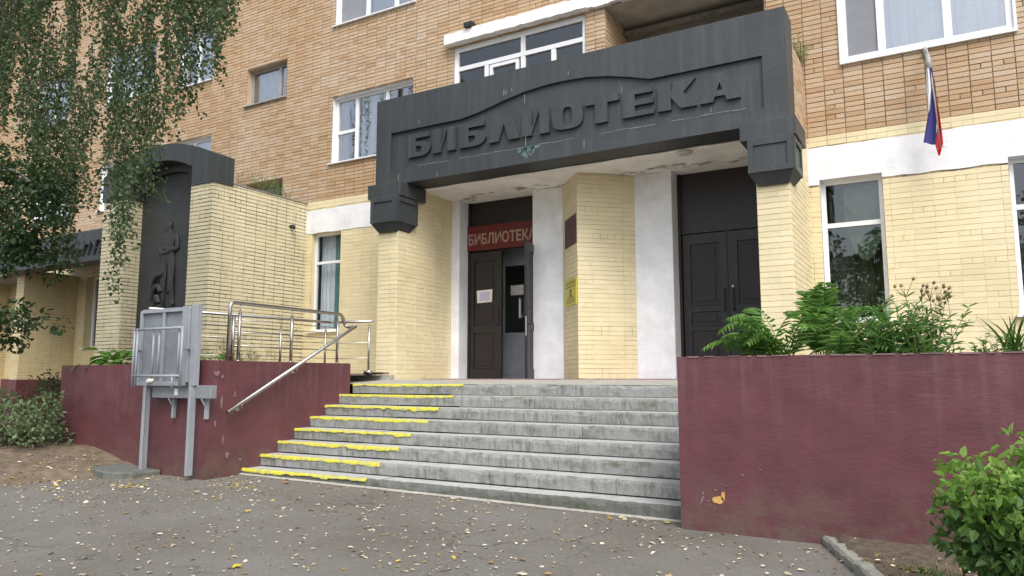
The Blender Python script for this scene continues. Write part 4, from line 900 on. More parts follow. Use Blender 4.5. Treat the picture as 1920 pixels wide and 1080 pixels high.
# ================================================================== RAILINGS
rl = thing("stair_railing", (-7.92, 7.4, .22), "steel guard rail on the cheek wall with a sloping handrail down the steps", "railing")
def part(name, fn, mat, parent, smooth=True, bevel=0):
    mb = MB(); fn(mb); return mb.build(name, mat, parent, smooth, bevel)
part("top_rail", lambda m: m.tube(bent([(-7.92, 6.47, .22), (-7.92, 6.47, .975), (-7.92, 8.53, .965), (-7.92, 8.61, .80), (-7.86, 8.63, .775), (-7.70, 8.60, .775)], .07, 6), .025, 10), M['steel'], rl)
part("handrail", lambda m: m.tube(bent([(-7.80, 8.62, .775), (-7.71, 8.60, .775), (-7.71, 6.33, -.415)], .06, 5), .025, 10), M['steel'], rl)
for y in (6.63, 7.53, 8.45):
    part("post", lambda m: (m.tube([(-7.92, y, .22), (-7.92, y, .86)], .021, 8), m.tube([(-7.92, y, .86), (-7.92, y, .955)], .008, 6), m.tube([(-7.92, y, .222), (-7.92, y, .23)], .045, 10)), M['steel'], rl)
part("post", lambda m: m.tube([(-7.92, 6.535, .22), (-7.92, 6.535, .80)], .021, 8), M['steel'], rl)
for z in (.42, .60, .76): part("cross_bar", lambda m: m.tube([(-7.945, 6.5, z), (-7.945, 8.46, z)], .0075, 6), M['steel'], rl)
for y, z in ((7.46, .177), (6.55, -.30)):
    part("bracket", lambda m: (m.tube(bent([(-7.80, y, z - .08), (-7.72, y, z - .08), (-7.71, y, z - .02)], .03, 3), .008, 6), m.tube([(-7.805, y, z - .08), (-7.79, y, z - .08)], .035, 10)), M['steel'], rl)
br = thing("ramp_railing", (-9.2, 8.6, .06), "low steel railing of the ramp landing ending at the yellow pier", "railing")
part("top_rail", lambda m: m.tube(bent([(-9.2, 6.2, .93), (-9.2, 9.68, .965), (-8.32, 9.70, .955)], .04, 4), .022, 10), M['steel'], br)
for p in ((-9.2, 6.9), (-9.2, 8.52), (-9.2, 9.52)): part("post", lambda m: (m.tube([(*p, .06), (*p, .83)], .018, 8), m.tube([(*p, .83), (*p, .95)], .007, 6)), M['steel'], br)
part("post", lambda m: (m.tube([(-8.38, 9.70, .06), (-8.38, 9.70, .88)], .018, 8), m.tube([(-8.38, 9.7, .88), (-8.38, 9.7, .95)], .007, 6), m.box(-8.45, -8.33, 9.66, 9.74, .07, .13)), M['steel'], br)
for z in (.34, .60): part("cross_bar", lambda m: m.tube(bent([(-9.2, 6.3, z), (-9.2, 9.68, z), (-8.38, 9.70, z)], .03, 3), .006, 6), M['steel'], br)
part("cross_bar", lambda m: m.tube([(-9.2, 6.3, .78), (-9.2, 9.5, .78)], .006, 6), M['steel'], br)

# ================================================================== WHEELCHAIR LIFT
lf = thing("wheelchair_lift", (-8.5, 5.95, -1.15), "grey folding wheelchair lift on two posts against the maroon wall", "lift")
G = M['galv']
part("post", lambda m: (m.box(-8.855, -8.79, 5.95, 6.02, -1.16, -.09), m.box(-8.80, -8.775, 5.93, 5.95, -1.16, -.09)), G, lf, False, .004)
part("post", lambda m: (m.box(-7.97, -7.905, 5.95, 6.02, -1.16, -.09), m.box(-7.93, -7.905, 5.93, 5.95, -1.16, -.09)), G, lf, False, .004)
part("guide_column", lambda m: (m.box(-7.985, -7.88, 5.955, 6.03, -.09, .895), m.box(-8.03, -7.99, 5.93, 5.99, -.05, .87)), G, lf, False, .004)
part("platform_frame", lambda m: (m.box(-8.97, -8.93, 5.93, 5.97, -.09, .86), m.box(-8.52, -8.48, 5.935, 5.97, -.05, .83), m.box(-8.13, -8.02, 5.93, 5.97, -.09, .885), m.box(-8.93, -8.13, 5.93, 5.97, .825, .875), m.box(-8.93, -8.13, 5.93, 5.97, -.09, -.04)), G, lf, False, .004)
part("platform_sheet", lambda m: m.box(-8.94, -8.12, 5.972, 5.985, -.06, .84), M['liftsheet'], lf, False)
def guard(m):
    a, b, y = -8.80, -7.875, 5.76
    for x in (a, a + .06, b): m.tube([(x, y, -.10), (x, y, .615)], .0165, 6)
    for x in (-8.35, -8.46, -7.97): m.tube([(x, y + .03, .0), (x, y + .03, .60)], .014, 6)
    m.tube([(a, y, .605), (b, y, .605)], .0165, 6); m.tube([(a, y, .03), (b, y, .03)], .0165, 6)
    for z in (.35,): m.tube([(b, y, z), (b - .10, y + .18, z)], .014, 6); m.tube([(a, y, z), (a - .14, y + .18, z)], .014, 6)
    m.tube([(-8.02, y, .03), (-8.02, y, -.12)], .016, 6)
part("guard_frame", guard, G, lf, True)
part("drive_box", lambda m: m.box(-8.74, -7.63, 6.0, 6.098, -.245, -.085), M['galvdark'], lf, False, .008)
part("label_plate", lambda m: m.box(-8.29, -8.23, 5.994, 6.0, -.205, -.125), M['white'], lf, False)
for x in (-8.40, -7.78): part("bracket", lambda m: (m.box(x - .02, x + .02, 6.06, 6.10, -.49, -.245), m.tube([(x, 6.0, -.25), (x, 6.07, -.36)], .012, 6)), G, lf, False)
part("rubbish", lambda m: [m.tube([(-8.72 + .05 * k, 5.90, -.05 + .01 * k), (-8.70 + .05 * k, 5.93, -.03), (-8.66 + .05 * k, 5.92, -.02)], [.02, .035, .012], 6) for k in range(2)], M['paper'], lf, True)
# broken paving slab by the lift post
mb = MB(); mb.prism([(-9.42, 5.62), (-8.95, 5.55), (-8.66, 5.72), (-8.62, 6.11), (-9.3, 6.11), (-9.5, 5.9)], lambda x, y: (x, y, -1.24), lambda x, y: (x, y, -1.10 - .05 * (x + 9.4)))
tag(mb.build("concrete_slab", M['footriser'], None, False, .02), "broken mossy concrete slab on the ground beside the lift post", "slab")
# black pipe stub on the pylon flank
mb = MB(); mb.tube(bent([(-11.72, 10.99, 3.15), (-11.60, 10.99, 3.16), (-11.56, 10.95, 3.10)], .04, 3), .035, 8); tag(mb.build("pipe_stub", M['black'], None, True), "short black pipe stub on the pylon side wall near its top", "pipe")
# kerb of separate stones
kb = thing("kerb", (-.6, 5.2, -1.25), "old mossy concrete kerb between pavement and planted strip", "kerb")
for a, b in ((6.42, 5.72), (5.70, 4.75), (4.73, 3.75), (3.73, 2.75)):
    mb = MB(); r = random.Random(int(a * 100)); n = 10
    P0, P1 = Vector((kx(a), a, 0)), Vector((kx(b), b, 0)); side = Vector((1, .4, 0)).normalized()
    prev = None
    for i in range(n + 1):
        p = P0.lerp(P1, i / n); z = gz(p.x, p.y); e = r.gauss(0, .004)
        s = [p + Vector((0, 0, z - .05)), p + Vector((e, 0, z + .055 + e)), p + side * .015 + Vector((0, e, z + .070 + r.gauss(0, .003))), p + side * .095 + Vector((0, 0, z + .070 + e)), p + side * .11 + Vector((0, 0, z - .05))]
        q = len(mb.v); mb.v += [tuple(v) for v in s]
        if prev is not None:
            for k in range(4): mb.f.append((prev + k, q + k, q + k + 1, prev + k + 1)); mb.m.append(0)
        else: mb.f.append(tuple(q + k for k in range(5))); mb.m.append(0)
        prev = q
    mb.f.append(tuple(prev + k for k in range(4, -1, -1))); mb.m.append(0)
    mb.build("kerb_stone", M['kerb'], kb)
# ================================================================== FLAG
fg = thing("flag", (.03, 11.2, 3.9), "white blue and red flag hanging limp below the plastic window", "flag")
part("pole", lambda m: (m.tube([(.02, YF - .02, 4.56), (.04, 11.2, 4.42), (.075, 11.1, 3.95), (.12, 11.02, 2.98)], [.012, .012, .011, .006], 6), m.box(-.01, .05, YF - .04, YF, 4.45, 4.56)), M['metalgrey'], fg)
part("sleeve", lambda m: m.tube([(.02, 11.3, 4.50), (.045, 11.18, 4.30), (.055, 11.14, 4.13)], [.02, .035, .045], 8), M['metalgrey'], fg)
def strip(pts0, pts1, y0=11.12, n=14, fold=.02, ph=0):
    m = MB(); rows = []
    for i in range(n + 1):
        t = i / n; a = Vector((np.interp(t, [q[2] for q in pts0], [q[0] for q in pts0]), 0, np.interp(t, [q[2] for q in pts0], [q[1] for q in pts0])))
        b = Vector((np.interp(t, [q[2] for q in pts1], [q[0] for q in pts1]), 0, np.interp(t, [q[2] for q in pts1], [q[1] for q in pts1])))
        row = []
        for k in range(7):
            p = a.lerp(b, k / 6); p.y = y0 - .02 * t + fold * math.sin(k * 1.4 + ph + t * 2); row.append(p)
        rows.append(row)
    for r0, r1 in zip(rows, rows[1:]):
        for k in range(6): m.face([r0[k], r0[k + 1], r1[k + 1], r1[k]])
    return m
strip([(.02, 4.13, 0), (.005, 3.85, .4), (.005, 3.5, 1)], [(.05, 4.14, 0), (.06, 3.85, .4), (.03, 3.56, 1)], 11.10).build("white_stripe", M['flagw'], fg, True)
strip([(.045, 4.13, 0), (.05, 3.85, .28), (.0, 3.5, .5), (-.075, 3.12, 1)], [(.085, 4.12, 0), (.10, 3.9, .28), (.10, 3.45, .6), (.07, 3.06, 1)], 11.12, ph=1).build("blue_stripe", M['flagb'], fg, True)
strip([(.10, 3.98, 0), (.105, 3.7, .3), (.10, 3.3, .62), (.055, 3.10, .85), (.085, 2.92, 1)], [(.105, 3.98, 0), (.115, 3.7, .3), (.145, 3.3, .62), (.155, 3.08, .85), (.105, 2.92, 1)], 11.135, ph=2).build("red_stripe", M['flagr'], fg, True)
# ================================================================== VEGETATION
def unit(a): return a / np.maximum(np.linalg.norm(a, axis=-1, keepdims=True), 1e-9)
def leafmesh(name, P, D, N, L, Wd, mats, parent, fold=.25, mi=None, kind=None, six=False, label=None):
    """folded leaves: two faces meeting at the midrib; P base, D axis, N face normal"""
    P = np.asarray(P, float); n = len(P); D = unit(np.asarray(D, float)); S_ = unit(np.cross(D, N)); U = np.cross(S_, D)
    L = np.broadcast_to(L, (n,))[:, None]; Wd = np.broadcast_to(Wd, (n,))[:, None]
    if six:
        pts = [P, P + D * L * .3 + S_ * Wd * .5 + U * Wd * fold, P + D * L * .72 + S_ * Wd * .34 + U * Wd * fold * .6 - U * L * .03, P + D * L - U * L * .12, P + D * L * .72 - S_ * Wd * .34 + U * Wd * fold * .6 - U * L * .03, P + D * L * .3 - S_ * Wd * .5 + U * Wd * fold]
        f = [(0, 1, 2, 3), (0, 3, 4, 5)]
    else:
        pts = [P, P + D * L * .42 + S_ * Wd * .5 + U * Wd * fold, P + D * L, P + D * L * .42 - S_ * Wd * .5 + U * Wd * fold]; f = [(0, 1, 2), (0, 2, 3)]
    k = len(pts); V = np.stack(pts, 1).reshape(-1, 3); F = (np.array(f)[None] + (np.arange(n) * k)[:, None, None]).reshape(-1, len(f[0]))
    off = WL.get(parent, Vector((0, 0, 0))); V = V - np.array(off)
    me = npmesh(name, V, F, None if mi is None else np.repeat(mi, 2)); o = link(name, me, parent, mats if isinstance(mats, (list, tuple)) else [mats])
    if kind: o["kind"] = kind
    return o
def rv(n): return unit(RNG.normal(size=(n, 3)))
def twigs(name, lines, parent, mat, r=.004, n=5):
    mb = MB()
    for q in lines: mb.tube(q, [r * (1 - .7 * i / max(1, len(q) - 1)) for i in range(len(q))] if not isinstance(r, list) else r, n, False)
    return mb.build(name, mat, parent, True)

# ---- weeping birch: trunk out of the frame at the left, limbs and hanging strands reach into it
bt = thing("birch_tree", (-14.6, 5.4, -1.1), "weeping birch with long hanging leafy strands in front of the brick block", "tree")
mb = MB(); mb.tube([(-14.6, 5.4, -1.2), (-14.55, 5.42, 1.5), (-14.4, 5.5, 4.2), (-14.3, 5.5, 7.5), (-14.2, 5.5, 10.5)], [.21, .17, .15, .11, .06], 12); mb.build("trunk", M['bark'], bt, True)
limbs = [[(-14.5, 5.42, 2.9), (-13.6, 5.75, 4.6), (-12.6, 5.9, 6.1), (-11.2, 5.9, 6.9), (-9.8, 5.9, 6.7)], [(-14.4, 5.45, 3.8), (-13.3, 5.7, 5.3), (-11.6, 5.5, 6.5), (-9.6, 5.6, 6.9), (-8.0, 5.7, 6.1)],
         [(-14.4, 5.5, 4.6), (-13.4, 6.2, 5.9), (-12.0, 6.5, 6.6), (-10.3, 6.5, 6.6)], [(-14.35, 5.5, 5.6), (-12.6, 5.3, 7.0), (-10.6, 5.4, 7.4), (-8.6, 5.7, 6.6)], [(-14.4, 5.4, 2.9), (-13.4, 5.2, 3.8), (-12.4, 5.15, 4.6), (-11.75, 5.1, 5.05), (-11.3, 5.1, 5.45), (-10.7, 5.2, 6.0)]]
mb = MB()
for l in limbs: mb.tube(bent(l, .6, 6), [max(.014, .075 - .065 * i / (len(bent(l, .6, 6)) - 1)) for i in range(len(bent(l, .6, 6)))], 8)
mb.build("limb", M['bark'], bt, True)
# lower outline of the hanging crown, metres along x at y about 5.9
PX = [-14.2, -13.2, -12.9, -12.4, -12.0, -11.6, -11.2, -10.75, -10.4, -10.05, -9.75, -9.5, -9.25, -9.0, -8.8, -8.55, -8.3, -8.05, -7.8, -7.5, -7.35]
PZ = [4.3, 4.0, 3.75, 3.55, 3.5, 2.7, 2.0, 1.55, 2.0, 3.1, 2.3, 1.35, 1.7, 2.25, 2.3, 2.85, 3.3, 3.6, 3.75, 4.25, 4.5]
TZ = np.interp
def topz(x): return float(np.interp(x, [-14.2, -12, -10, -8.6, -7.8, -7.35], [8.2, 8.3, 7.6, 6.4, 5.3, 4.75]))
lp_, ld_, ln_, ls_ = [], [], [], []; strands = []
def strand(x, y, za, zb, dens=1.0, sway=.10):
    n = max(4, int((za - zb) / .16)); q = []; ph = RNG.uniform(0, 6); bx, by = RNG.normal(0, sway), RNG.normal(0, sway)
    for i in range(n + 1):
        t = i / n; q.append((x + bx * t + .025 * math.sin(ph + t * 9), y + by * t + .025 * math.cos(ph + t * 7), za + (zb - za) * t))
    strands.append(q); q = np.array(q); m_ = int((za - zb) / .020 * dens); t = np.sort(RNG.uniform(0.03, 1, m_)); idx = t * (len(q) - 1); i0 = np.minimum(idx.astype(int), len(q) - 2); fr_ = (idx - i0)[:, None]
    base = q[i0] * (1 - fr_) + q[i0 + 1] * fr_; az = RNG.uniform(0, 2 * math.pi, m_)
    out = np.stack([np.cos(az), np.sin(az), RNG.uniform(-1.6, -.2, m_)], 1)
    lp_.append(base + RNG.normal(0, .03, (m_, 3)) + unit(out) * .015); ld_.append(out); ln_.append(rv(m_) + np.array([0, 0, .5])); ls_.append(RNG.uniform(.042, .074, m_))
for k in range(530):
    x = RNG.uniform(-14.3, -7.4); y = RNG.uniform(5.35, 6.5); s_ = y / 5.9; zl = float(np.interp(x, PX, PZ)); zt = topz(x)
    f = 1 if RNG.random() < .20 else RNG.uniform(.15, 1)
    lo = zt - (zt - zl) * f * RNG.uniform(.90, 1.02)
    hi = min(zt, lo + RNG.uniform(.8, 2.4))
    if -10.25 < x < -9.85 and lo < 3.2: lo = 3.2 + RNG.uniform(0, .6); hi = max(hi, lo + .8)
    strand(x * s_, y, hi * s_, lo * s_)
for x, y, a, b in ((-9.50, 5.9, 3.2, 1.15), (-9.44, 5.88, 2.6, .98), (-9.62, 5.95, 3.0, 1.3), (-9.36, 5.9, 2.4, 1.45), (-10.7, 5.9, 3.0, 1.5), (-10.85, 5.95, 3.2, 1.75), (-8.75, 5.9, 3.6, 2.3), (-8.95, 5.85, 3.7, 2.4), (-7.5, 5.9, 4.9, 4.28), (-7.42, 5.92, 4.75, 4.45), (-7.95, 5.9, 4.9, 3.8)): strand(x, y, a, b, 1.0, .05)
leafmesh("foliage", np.concatenate(lp_), np.concatenate(ld_), np.concatenate(ln_), np.concatenate(ls_), np.concatenate(ls_) * .72, M['birch'], bt)
twigs("twig", strands, bt, M['twig'], .0045, 4)

# ---- leafy clumps on branching stems, used for the dark tree and the shrubs
def clump_cloud(centres, radii, per, size, upb=.3, flat=.75):
    P, D, N, Ls = [], [], [], []
    for c, r_ in zip(centres, radii):
        m_ = int(per * (r_ / .2) ** 2); d = rv(m_); rad = RNG.uniform(.45, 1.0, m_) ** .6 * r_
        p = np.array(c) + d * rad[:, None] * np.array([1, 1, flat]); P.append(p); D.append(d + RNG.normal(0, .5, (m_, 3)) + np.array([0, 0, -.25])); N.append(d * .6 + np.array([0, 0, 1.0]) + RNG.normal(0, .45, (m_, 3))); Ls.append(RNG.uniform(size * .5, size * 1.3, m_))
    return np.concatenate(P), np.concatenate(D), np.concatenate(N), np.concatenate(Ls)
def stems_to(base, centres, r0, mat, parent, spread=.12):
    mb = MB()
    for c in centres:
        b = Vector(base) + Vector((RNG.normal(0, spread), RNG.normal(0, spread), 0)); c = Vector(c); m_ = b.lerp(c, .5) + Vector((RNG.normal(0, .05), RNG.normal(0, .05), .05))
        mb.tube([b, b.lerp(m_, .6), m_, m_.lerp(c, .6), c], [r0, r0 * .85, r0 * .7, r0 * .5, r0 * .3], 6, False)
    mb.build("stem", mat, parent, True)
dt = thing("broadleaf_tree", (-13.4, 5.2, -1.1), "dark green broadleaf tree reaching in below the birch strands", "tree")
mb = MB(); mb.tube([(-13.4, 5.2, -1.2), (-13.3, 5.2, .6), (-13.1, 5.2, 2.0), (-12.9, 5.2, 3.4)], [.13, .11, .09, .06], 10); mb.build("trunk", M['bark'], dt, True)
mb = MB()
for l in ([(-13.2, 5.2, 1.0), (-12.2, 5.2, 1.6), (-11.2, 5.2, 2.0), (-10.5, 5.2, 2.1)], [(-13.3, 5.2, .2), (-12.3, 5.1, .5), (-11.2, 5.2, .75), (-10.5, 5.2, .72)], [(-13.0, 5.2, 2.0), (-12.0, 5.2, 2.7), (-11.0, 5.2, 2.9), (-10.4, 5.2, 2.6)]): mb.tube(bent(l, .3, 4), .022, 6)
mb.build("limb", M['bark'], dt, True)
cs, rs = [], []
for k in range(120):
    x = RNG.uniform(-12.8, -10.0); zc = np.interp(x, [-12.8, -11, -10.4, -10.0], [2.3, 2.25, 2.05, 2.15]); hh = np.interp(x, [-12.8, -11.2, -10.5, -10.0], [1.15, 1.0, .75, .35]); cs.append((x, 5.2 + RNG.normal(0, .28), zc + RNG.uniform(-1, 1) * hh)); rs.append(RNG.uniform(.12, .24))
for k in range(46):
    x = RNG.uniform(-12.6, -10.12); hh = np.interp(x, [-12.6, -11.1, -10.4, -10.1], [.45, .30, .22, .08]); cs.append((x, 5.2 + RNG.normal(0, .22), .74 + RNG.uniform(-1, 1) * hh)); rs.append(RNG.uniform(.09, .19))
P, D, N, Ls = clump_cloud(cs, rs, 62, .075); leafmesh("foliage", P, D, N, Ls, Ls * .66, M['darkleaf'], dt, six=True)
def shrub(name, label, base, centre, rad, n, per, size, mats, cr=(.10, .2), keep=None, mi=None, stems=14, sm='twig', group=None, r0=.012):
    t = thing(name, base, label, "shrub", group); cs, rs = [], []
    while len(cs) < n:
        d = rv(1)[0]; q = RNG.uniform(.25, 1) ** .5; c = np.array(centre) + d * q * np.array(rad)
        if c[2] < base[2] + .12 or (keep and not keep(c)): continue
        cs.append(tuple(c)); rs.append(RNG.uniform(*cr))
    P, D, N, Ls = clump_cloud(cs, rs, per, size)
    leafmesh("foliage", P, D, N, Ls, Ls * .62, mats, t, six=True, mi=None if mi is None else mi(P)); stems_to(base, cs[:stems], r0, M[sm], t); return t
shrub("shrub", "rounded grey green shrub on bare earth at the left end of the maroon wall", (-10.9, 5.55, -1.0), (-11.0, 5.6, -.60), (.88, .6, .44), 70, 62, .062, [M['bushl']], (.10, .19), stems=26)
shrub("shrub", "dark small leaved shrub close to the maroon plinth behind the grey green one", (-12.3, 6.9, -.9), (-12.5, 6.9, -.30), (1.0, .5, .38), 44, 56, .05, [M['darkleaf']], (.10, .2))
shrub("shrub", "bright green leafy shrub in front of the planter wall beside the kerb", (.30, 4.75, -1.2), (.37, 4.7, -.69), (.46, .42, .38), 105, 120, .060, [M['bushr'], M['bushrl']], (.07, .15), mi=lambda P: (P[:, 2] + RNG.normal(0, .09, len(P)) < -.66).astype(int), stems=18, sm='twig', r0=.009)  # lower leaves use a darker green copy, shade put into the leaf colour
# ---- planter plants
def frond(base, az, length, lift, droop, nl, ll, lw, P, D, N, L, Wd, rach):
    pts = []; n = 16
    for i in range(n + 1):
        t = i / n; r_ = length * t; z = lift * math.sin(min(1.0, t * 1.05) * math.pi * .5) - droop * t * t; pts.append(Vector((base[0] + math.cos(az) * r_, base[1] + math.sin(az) * r_, base[2] + z)))
    rach.append(pts)
    for i in range(nl):
        t = .18 + .80 * i / nl; k = t * n; a = pts[int(k)]; b = pts[min(n, int(k) + 1)]; p = a.lerp(b, k - int(k)); T = (b - a).normalized(); side = T.cross(Vector((0, 0, 1))).normalized(); up = side.cross(T)
        s_ = math.sin(math.pi * min(.98, .18 + t * .80)) ** .6
        for sg_ in (-1, 1):
            d = side * sg_ + T * .75 - Vector((0, 0, 1)) * .38 + Vector(RNG.normal(0, .08, 3)); P.append(tuple(p)); D.append(tuple(d)); N.append(tuple(up + side * sg_ * .4)); L.append(ll * s_ * RNG.uniform(.85, 1.1)); Wd.append(lw)
def fern(label, base, fr_list, ll=.17, lw=.020, mat='fern', name="fern_plant", cat="plant", nl=15, group=None):
    t = thing(name, base, label, cat, group); P, D, N, L, Wd, ra = [], [], [], [], [], []
    for az, ln, li, dr in fr_list: frond((base[0] + RNG.normal(0, .06), base[1] + RNG.normal(0, .06), base[2]), az, ln, li, dr, nl, ll, lw, P, D, N, L, Wd, ra)
    leafmesh("leaflet", P, D, N, np.array(L), np.array(Wd), M[mat], t, .15, six=True, kind="stuff"); mb = MB()
    for q in ra: mb.tube(q, [.006 - .0045 * i / (len(q) - 1) for i in range(len(q))], 5, False)
    mb.build("stalk", M[mat], t, True); return t
U = RNG.uniform
fern("arching palm like fern over the planter wall in front of the closed doors", (-1.30, 7.3, .08), [(U(2.4, 4.6), U(.45, .68), U(.42, .72), U(.10, .38)) for _ in range(16)] + [(U(-1.2, 1.2), U(.3, .5), U(.5, .72), U(.05, .25)) for _ in range(7)], .19, .024)
fern("tall upright fern against the yellow pier at the back of the planter", (-.98, 7.7, .08), [(U(0, 6.28), U(.22, .42), U(.62, .84), U(.0, .12)) for _ in range(15)], .17, .030)
fern("low spreading fern in the middle of the planter row", (-.72, 7.4, .08), [(U(0, 6.28), U(.3, .45), U(.28, .5), U(.05, .25)) for _ in range(18)], .15, .018)
def stemplant(label, base, n, h, spread, ll, lw, mat, name="leafy_plant", seeds=0, lean=.15, gap=.022):
    t = thing(name, base, label, "plant"); P, D, N, L, ra = [], [], [], [], []
    for k in range(n):
        b = Vector(base) + Vector((RNG.normal(0, spread), RNG.normal(0, spread * .7), 0)); hh = h * U(.55, 1.05); tp = b + Vector((RNG.normal(0, lean), RNG.normal(0, lean), hh)); q = [b.lerp(tp, i / 6) + Vector((0, 0, 0)) for i in range(7)]; ra.append(q)
        for i in range(int(hh / gap)):
            t_ = U(.12, 1); p = b.lerp(tp, t_); az = U(0, 6.28); d = Vector((math.cos(az), math.sin(az), U(.1, .9))); P.append(tuple(p)); D.append(tuple(d)); N.append((RNG.normal(0, .3), RNG.normal(0, .3), 1)); L.append(ll * U(.6, 1.15) * (1.1 - .5 * t_))
    leafmesh("leaf", P, D, N, np.array(L), lw, M[mat], t, .15, six=True, kind="stuff"); twigs("stalk", ra, t, M[mat], .005); 
    if seeds:
        mb = MB(); s2 = []
        for k in range(seeds):
            b = Vector(base) + Vector((RNG.normal(.05, spread), RNG.normal(0, .05), 0)); tp = b + Vector((RNG.normal(.05, .10), 0, h * U(.95, 1.18))); s2.append([b, b.lerp(tp, .5), tp])
            for j in range(3):
                e = tp + Vector((RNG.normal(0, .045), RNG.normal(0, .03), RNG.normal(-.01, .03))); s2.append([b.lerp(tp, .86), e]); mb.tube([e, e + Vector((.006, 0, .014)), e + Vector((.012, 0, .030))], [.007, .014, .004], 6)
        tag(mb.build("seed_head", M['dry'], t, True), kind="stuff"); twigs("dry_stalk", s2, t, M['dry'], .004)
    return t
stemplant("feathery mid green lily clump below the right of the tall window", (-.52, 7.3, .08), 40, .56, .17, .16, .020, 'lily', "lily_plant", 0)
stemplant("lily clump with brown seed heads on thin stalks at the end of the planter row", (-.22, 7.25, .08), 34, .60, .12, .16, .021, 'lily', "lily_plant", 9)
stemplant("low leafy plant with a few broad leaves left of the grass like plant", (.20, 7.0, .08), 5, .22, .05, .09, .05, 'hosta', "leafy_plant", 0, .08, .03)
stemplant("short green plant growing round the foot of the long bladed plant", (.42, 7.0, .08), 16, .26, .10, .10, .022, 'lily', "leafy_plant", 0, .1)
def bladeplant(label, base, n, h, w_, mat, name="daylily_plant", cat="plant", spread=.04, out=.5, rng=None):
    t = thing(name, base, label, cat); mb = MB()
    for k in range(n):
        az = U(0, 6.28); r_ = U(.15, 1) * out * h; hh = h * U(.6, 1.05); b = Vector(base) + Vector((RNG.normal(0, spread), RNG.normal(0, spread), 0)); sd_ = Vector((-math.sin(az), math.cos(az), 0)); pv = None
        for i in range(8):
            t_ = i / 7; p = b + Vector((math.cos(az), math.sin(az), 0)) * r_ * t_ ** 1.6 + Vector((0, 0, hh * (1.35 * t_ - .35 * t_ * t_ * (1 + r_)))); ww = w_ * (1 - t_ ** 2) * .5 + .0005; row = [p - sd_ * ww, p + Vector((0, 0, -ww * .4)), p + sd_ * ww]
            if pv: mb.face([pv[0], pv[1], row[1], row[0]]); mb.face([pv[1], pv[2], row[2], row[1]])
            pv = row
    mb.build("blade", M[mat], t, True); t.children[0]["kind"] = "stuff"; return t
bladeplant("long bladed arching plant at the far end of the planter", (.47, 7.05, .08), 26, .46, .028, 'blade', out=.75)
bladeplant("small tuft of long leaves beside the dry lily stalks", (.0, 6.95, .08), 12, .15, .02, 'blade', "grass_tuft", "grass", .02, 1.2)
# left bed
def broad(label, base, n, h, ll, lw, mat='hosta', name="hosta_plant"):
    t = thing(name, base, label, "plant"); P, D, N, L = [], [], [], []; ra = []
    for k in range(n):
        az = U(0, 6.28); r_ = U(.05, .30); p = Vector((base[0] + math.cos(az) * r_ * 1.3, base[1] + math.sin(az) * r_, base[2] + U(.2, 1) * h)); ra.append([Vector(base), p]); P.append(tuple(p)); D.append((math.cos(az), math.sin(az), U(-.5, .3))); N.append((RNG.normal(0, .25), RNG.normal(0, .25) - .3, 1)); L.append(ll * U(.7, 1.1))
    leafmesh("leaf", P, D, N, np.array(L), lw, M[mat], t, .12, six=True, kind="stuff"); twigs("stalk", ra, t, M[mat], .004); return t
broad("broad leaved hosta on the maroon wall left of the wheelchair lift", (-10.45, 6.6, .1), 60, .32, .22, .12)
broad("low broad leaved plant hanging over the wall edge further left of the lift", (-10.8, 6.45, .12), 22, .10, .24, .06)
broad("leafy plant behind the lift guide column at the foot of the pylon", (-8.65, 6.75, .1), 50, .28, .14, .06, 'fern', "leafy_plant")
stemplant("thin wispy weed between the railing posts on the cheek wall", (-8.15, 6.75, .1), 9, .34, .09, .12, .018, 'lily', "weed_plant", 0, .12)
# weeds on ledges
def weed(label, base, n, h, mat='dry', spread=.25):
    t = thing("weed_plant", base, label, "weed"); P, D, N, L, ra = [], [], [], [], []
    for k in range(n):
        b = Vector(base) + Vector((RNG.normal(0, .05), RNG.normal(0, spread), 0)); tp = b + Vector((RNG.normal(0, .12), RNG.normal(0, .12), h * U(.4, 1))); ra.append([b, b.lerp(tp, .5) + Vector((RNG.normal(0, .02), 0, .02)), tp])
        for i in range(10): t_ = U(.2, 1); P.append(tuple(b.lerp(tp, t_))); D.append(tuple(RNG.normal(0, 1, 3) + np.array([0, 0, .6]))); N.append((0, 0, 1)); L.append(U(.03, .08))
    leafmesh("leaf", P, D, N, np.array(L), .012, M[mat], t, kind="stuff"); twigs("stalk", ra, t, M['dry'], .003); return t
weed("dry weeds growing along the top of the pylon side wall", (-11.80, 10.45, 3.74), 60, .42, 'lily', .28)
weed("bare twiggy weed standing on the pylon top next to the arched cap", (-11.85, 9.85, 3.74), 8, .5, 'dry', .06)
weed("dry grass tuft on the roof corner behind the canopy", (-1.62, 11.25, 4.62), 40, .42, 'lily', .09)
# grass and leaf litter
def tufts(name, pts, h, mat, parent=None):
    P, D, N, L = [], [], [], []
    for x, y, z, n, s_ in pts:
        for k in range(n): P.append((x + RNG.normal(0, s_), y + RNG.normal(0, s_ * .7), z)); D.append((RNG.normal(0, .5), RNG.normal(0, .5), 1)); N.append((RNG.normal(), RNG.normal(), .2)); L.append(h * U(.4, 1.1))
    o = leafmesh(name, P, D, N, np.array(L), .008, M[mat], parent, .1); tag(o, kind="stuff"); return o
g1 = [(x, y, rsoil(x, y) - .005, 45, .06) for x, y in ((-.28, 5.35), (-.12, 5.5), (-.2, 5.6), (.05, 5.35), (.3, 5.3), (-.05, 5.1), (.2, 5.0))] + [(kx(5.0) - .03, 5.0, gz(-.4, 5) , 40, .03), (kx(4.9) - .02, 4.88, gz(-.4, 5), 40, .03)]
tufts("grass", g1, .085, 'blade')
tufts("dry_grass", [(U(kx(5) + .12, 1.2), U(4.6, 5.95), 0, 0, .1) for _ in range(1)] + [(x, y, rsoil(x, y) - .004, 16, .09) for x, y in [(U(-.35, .7), U(4.9, 5.9)) for _ in range(34)]], .05, 'dry')
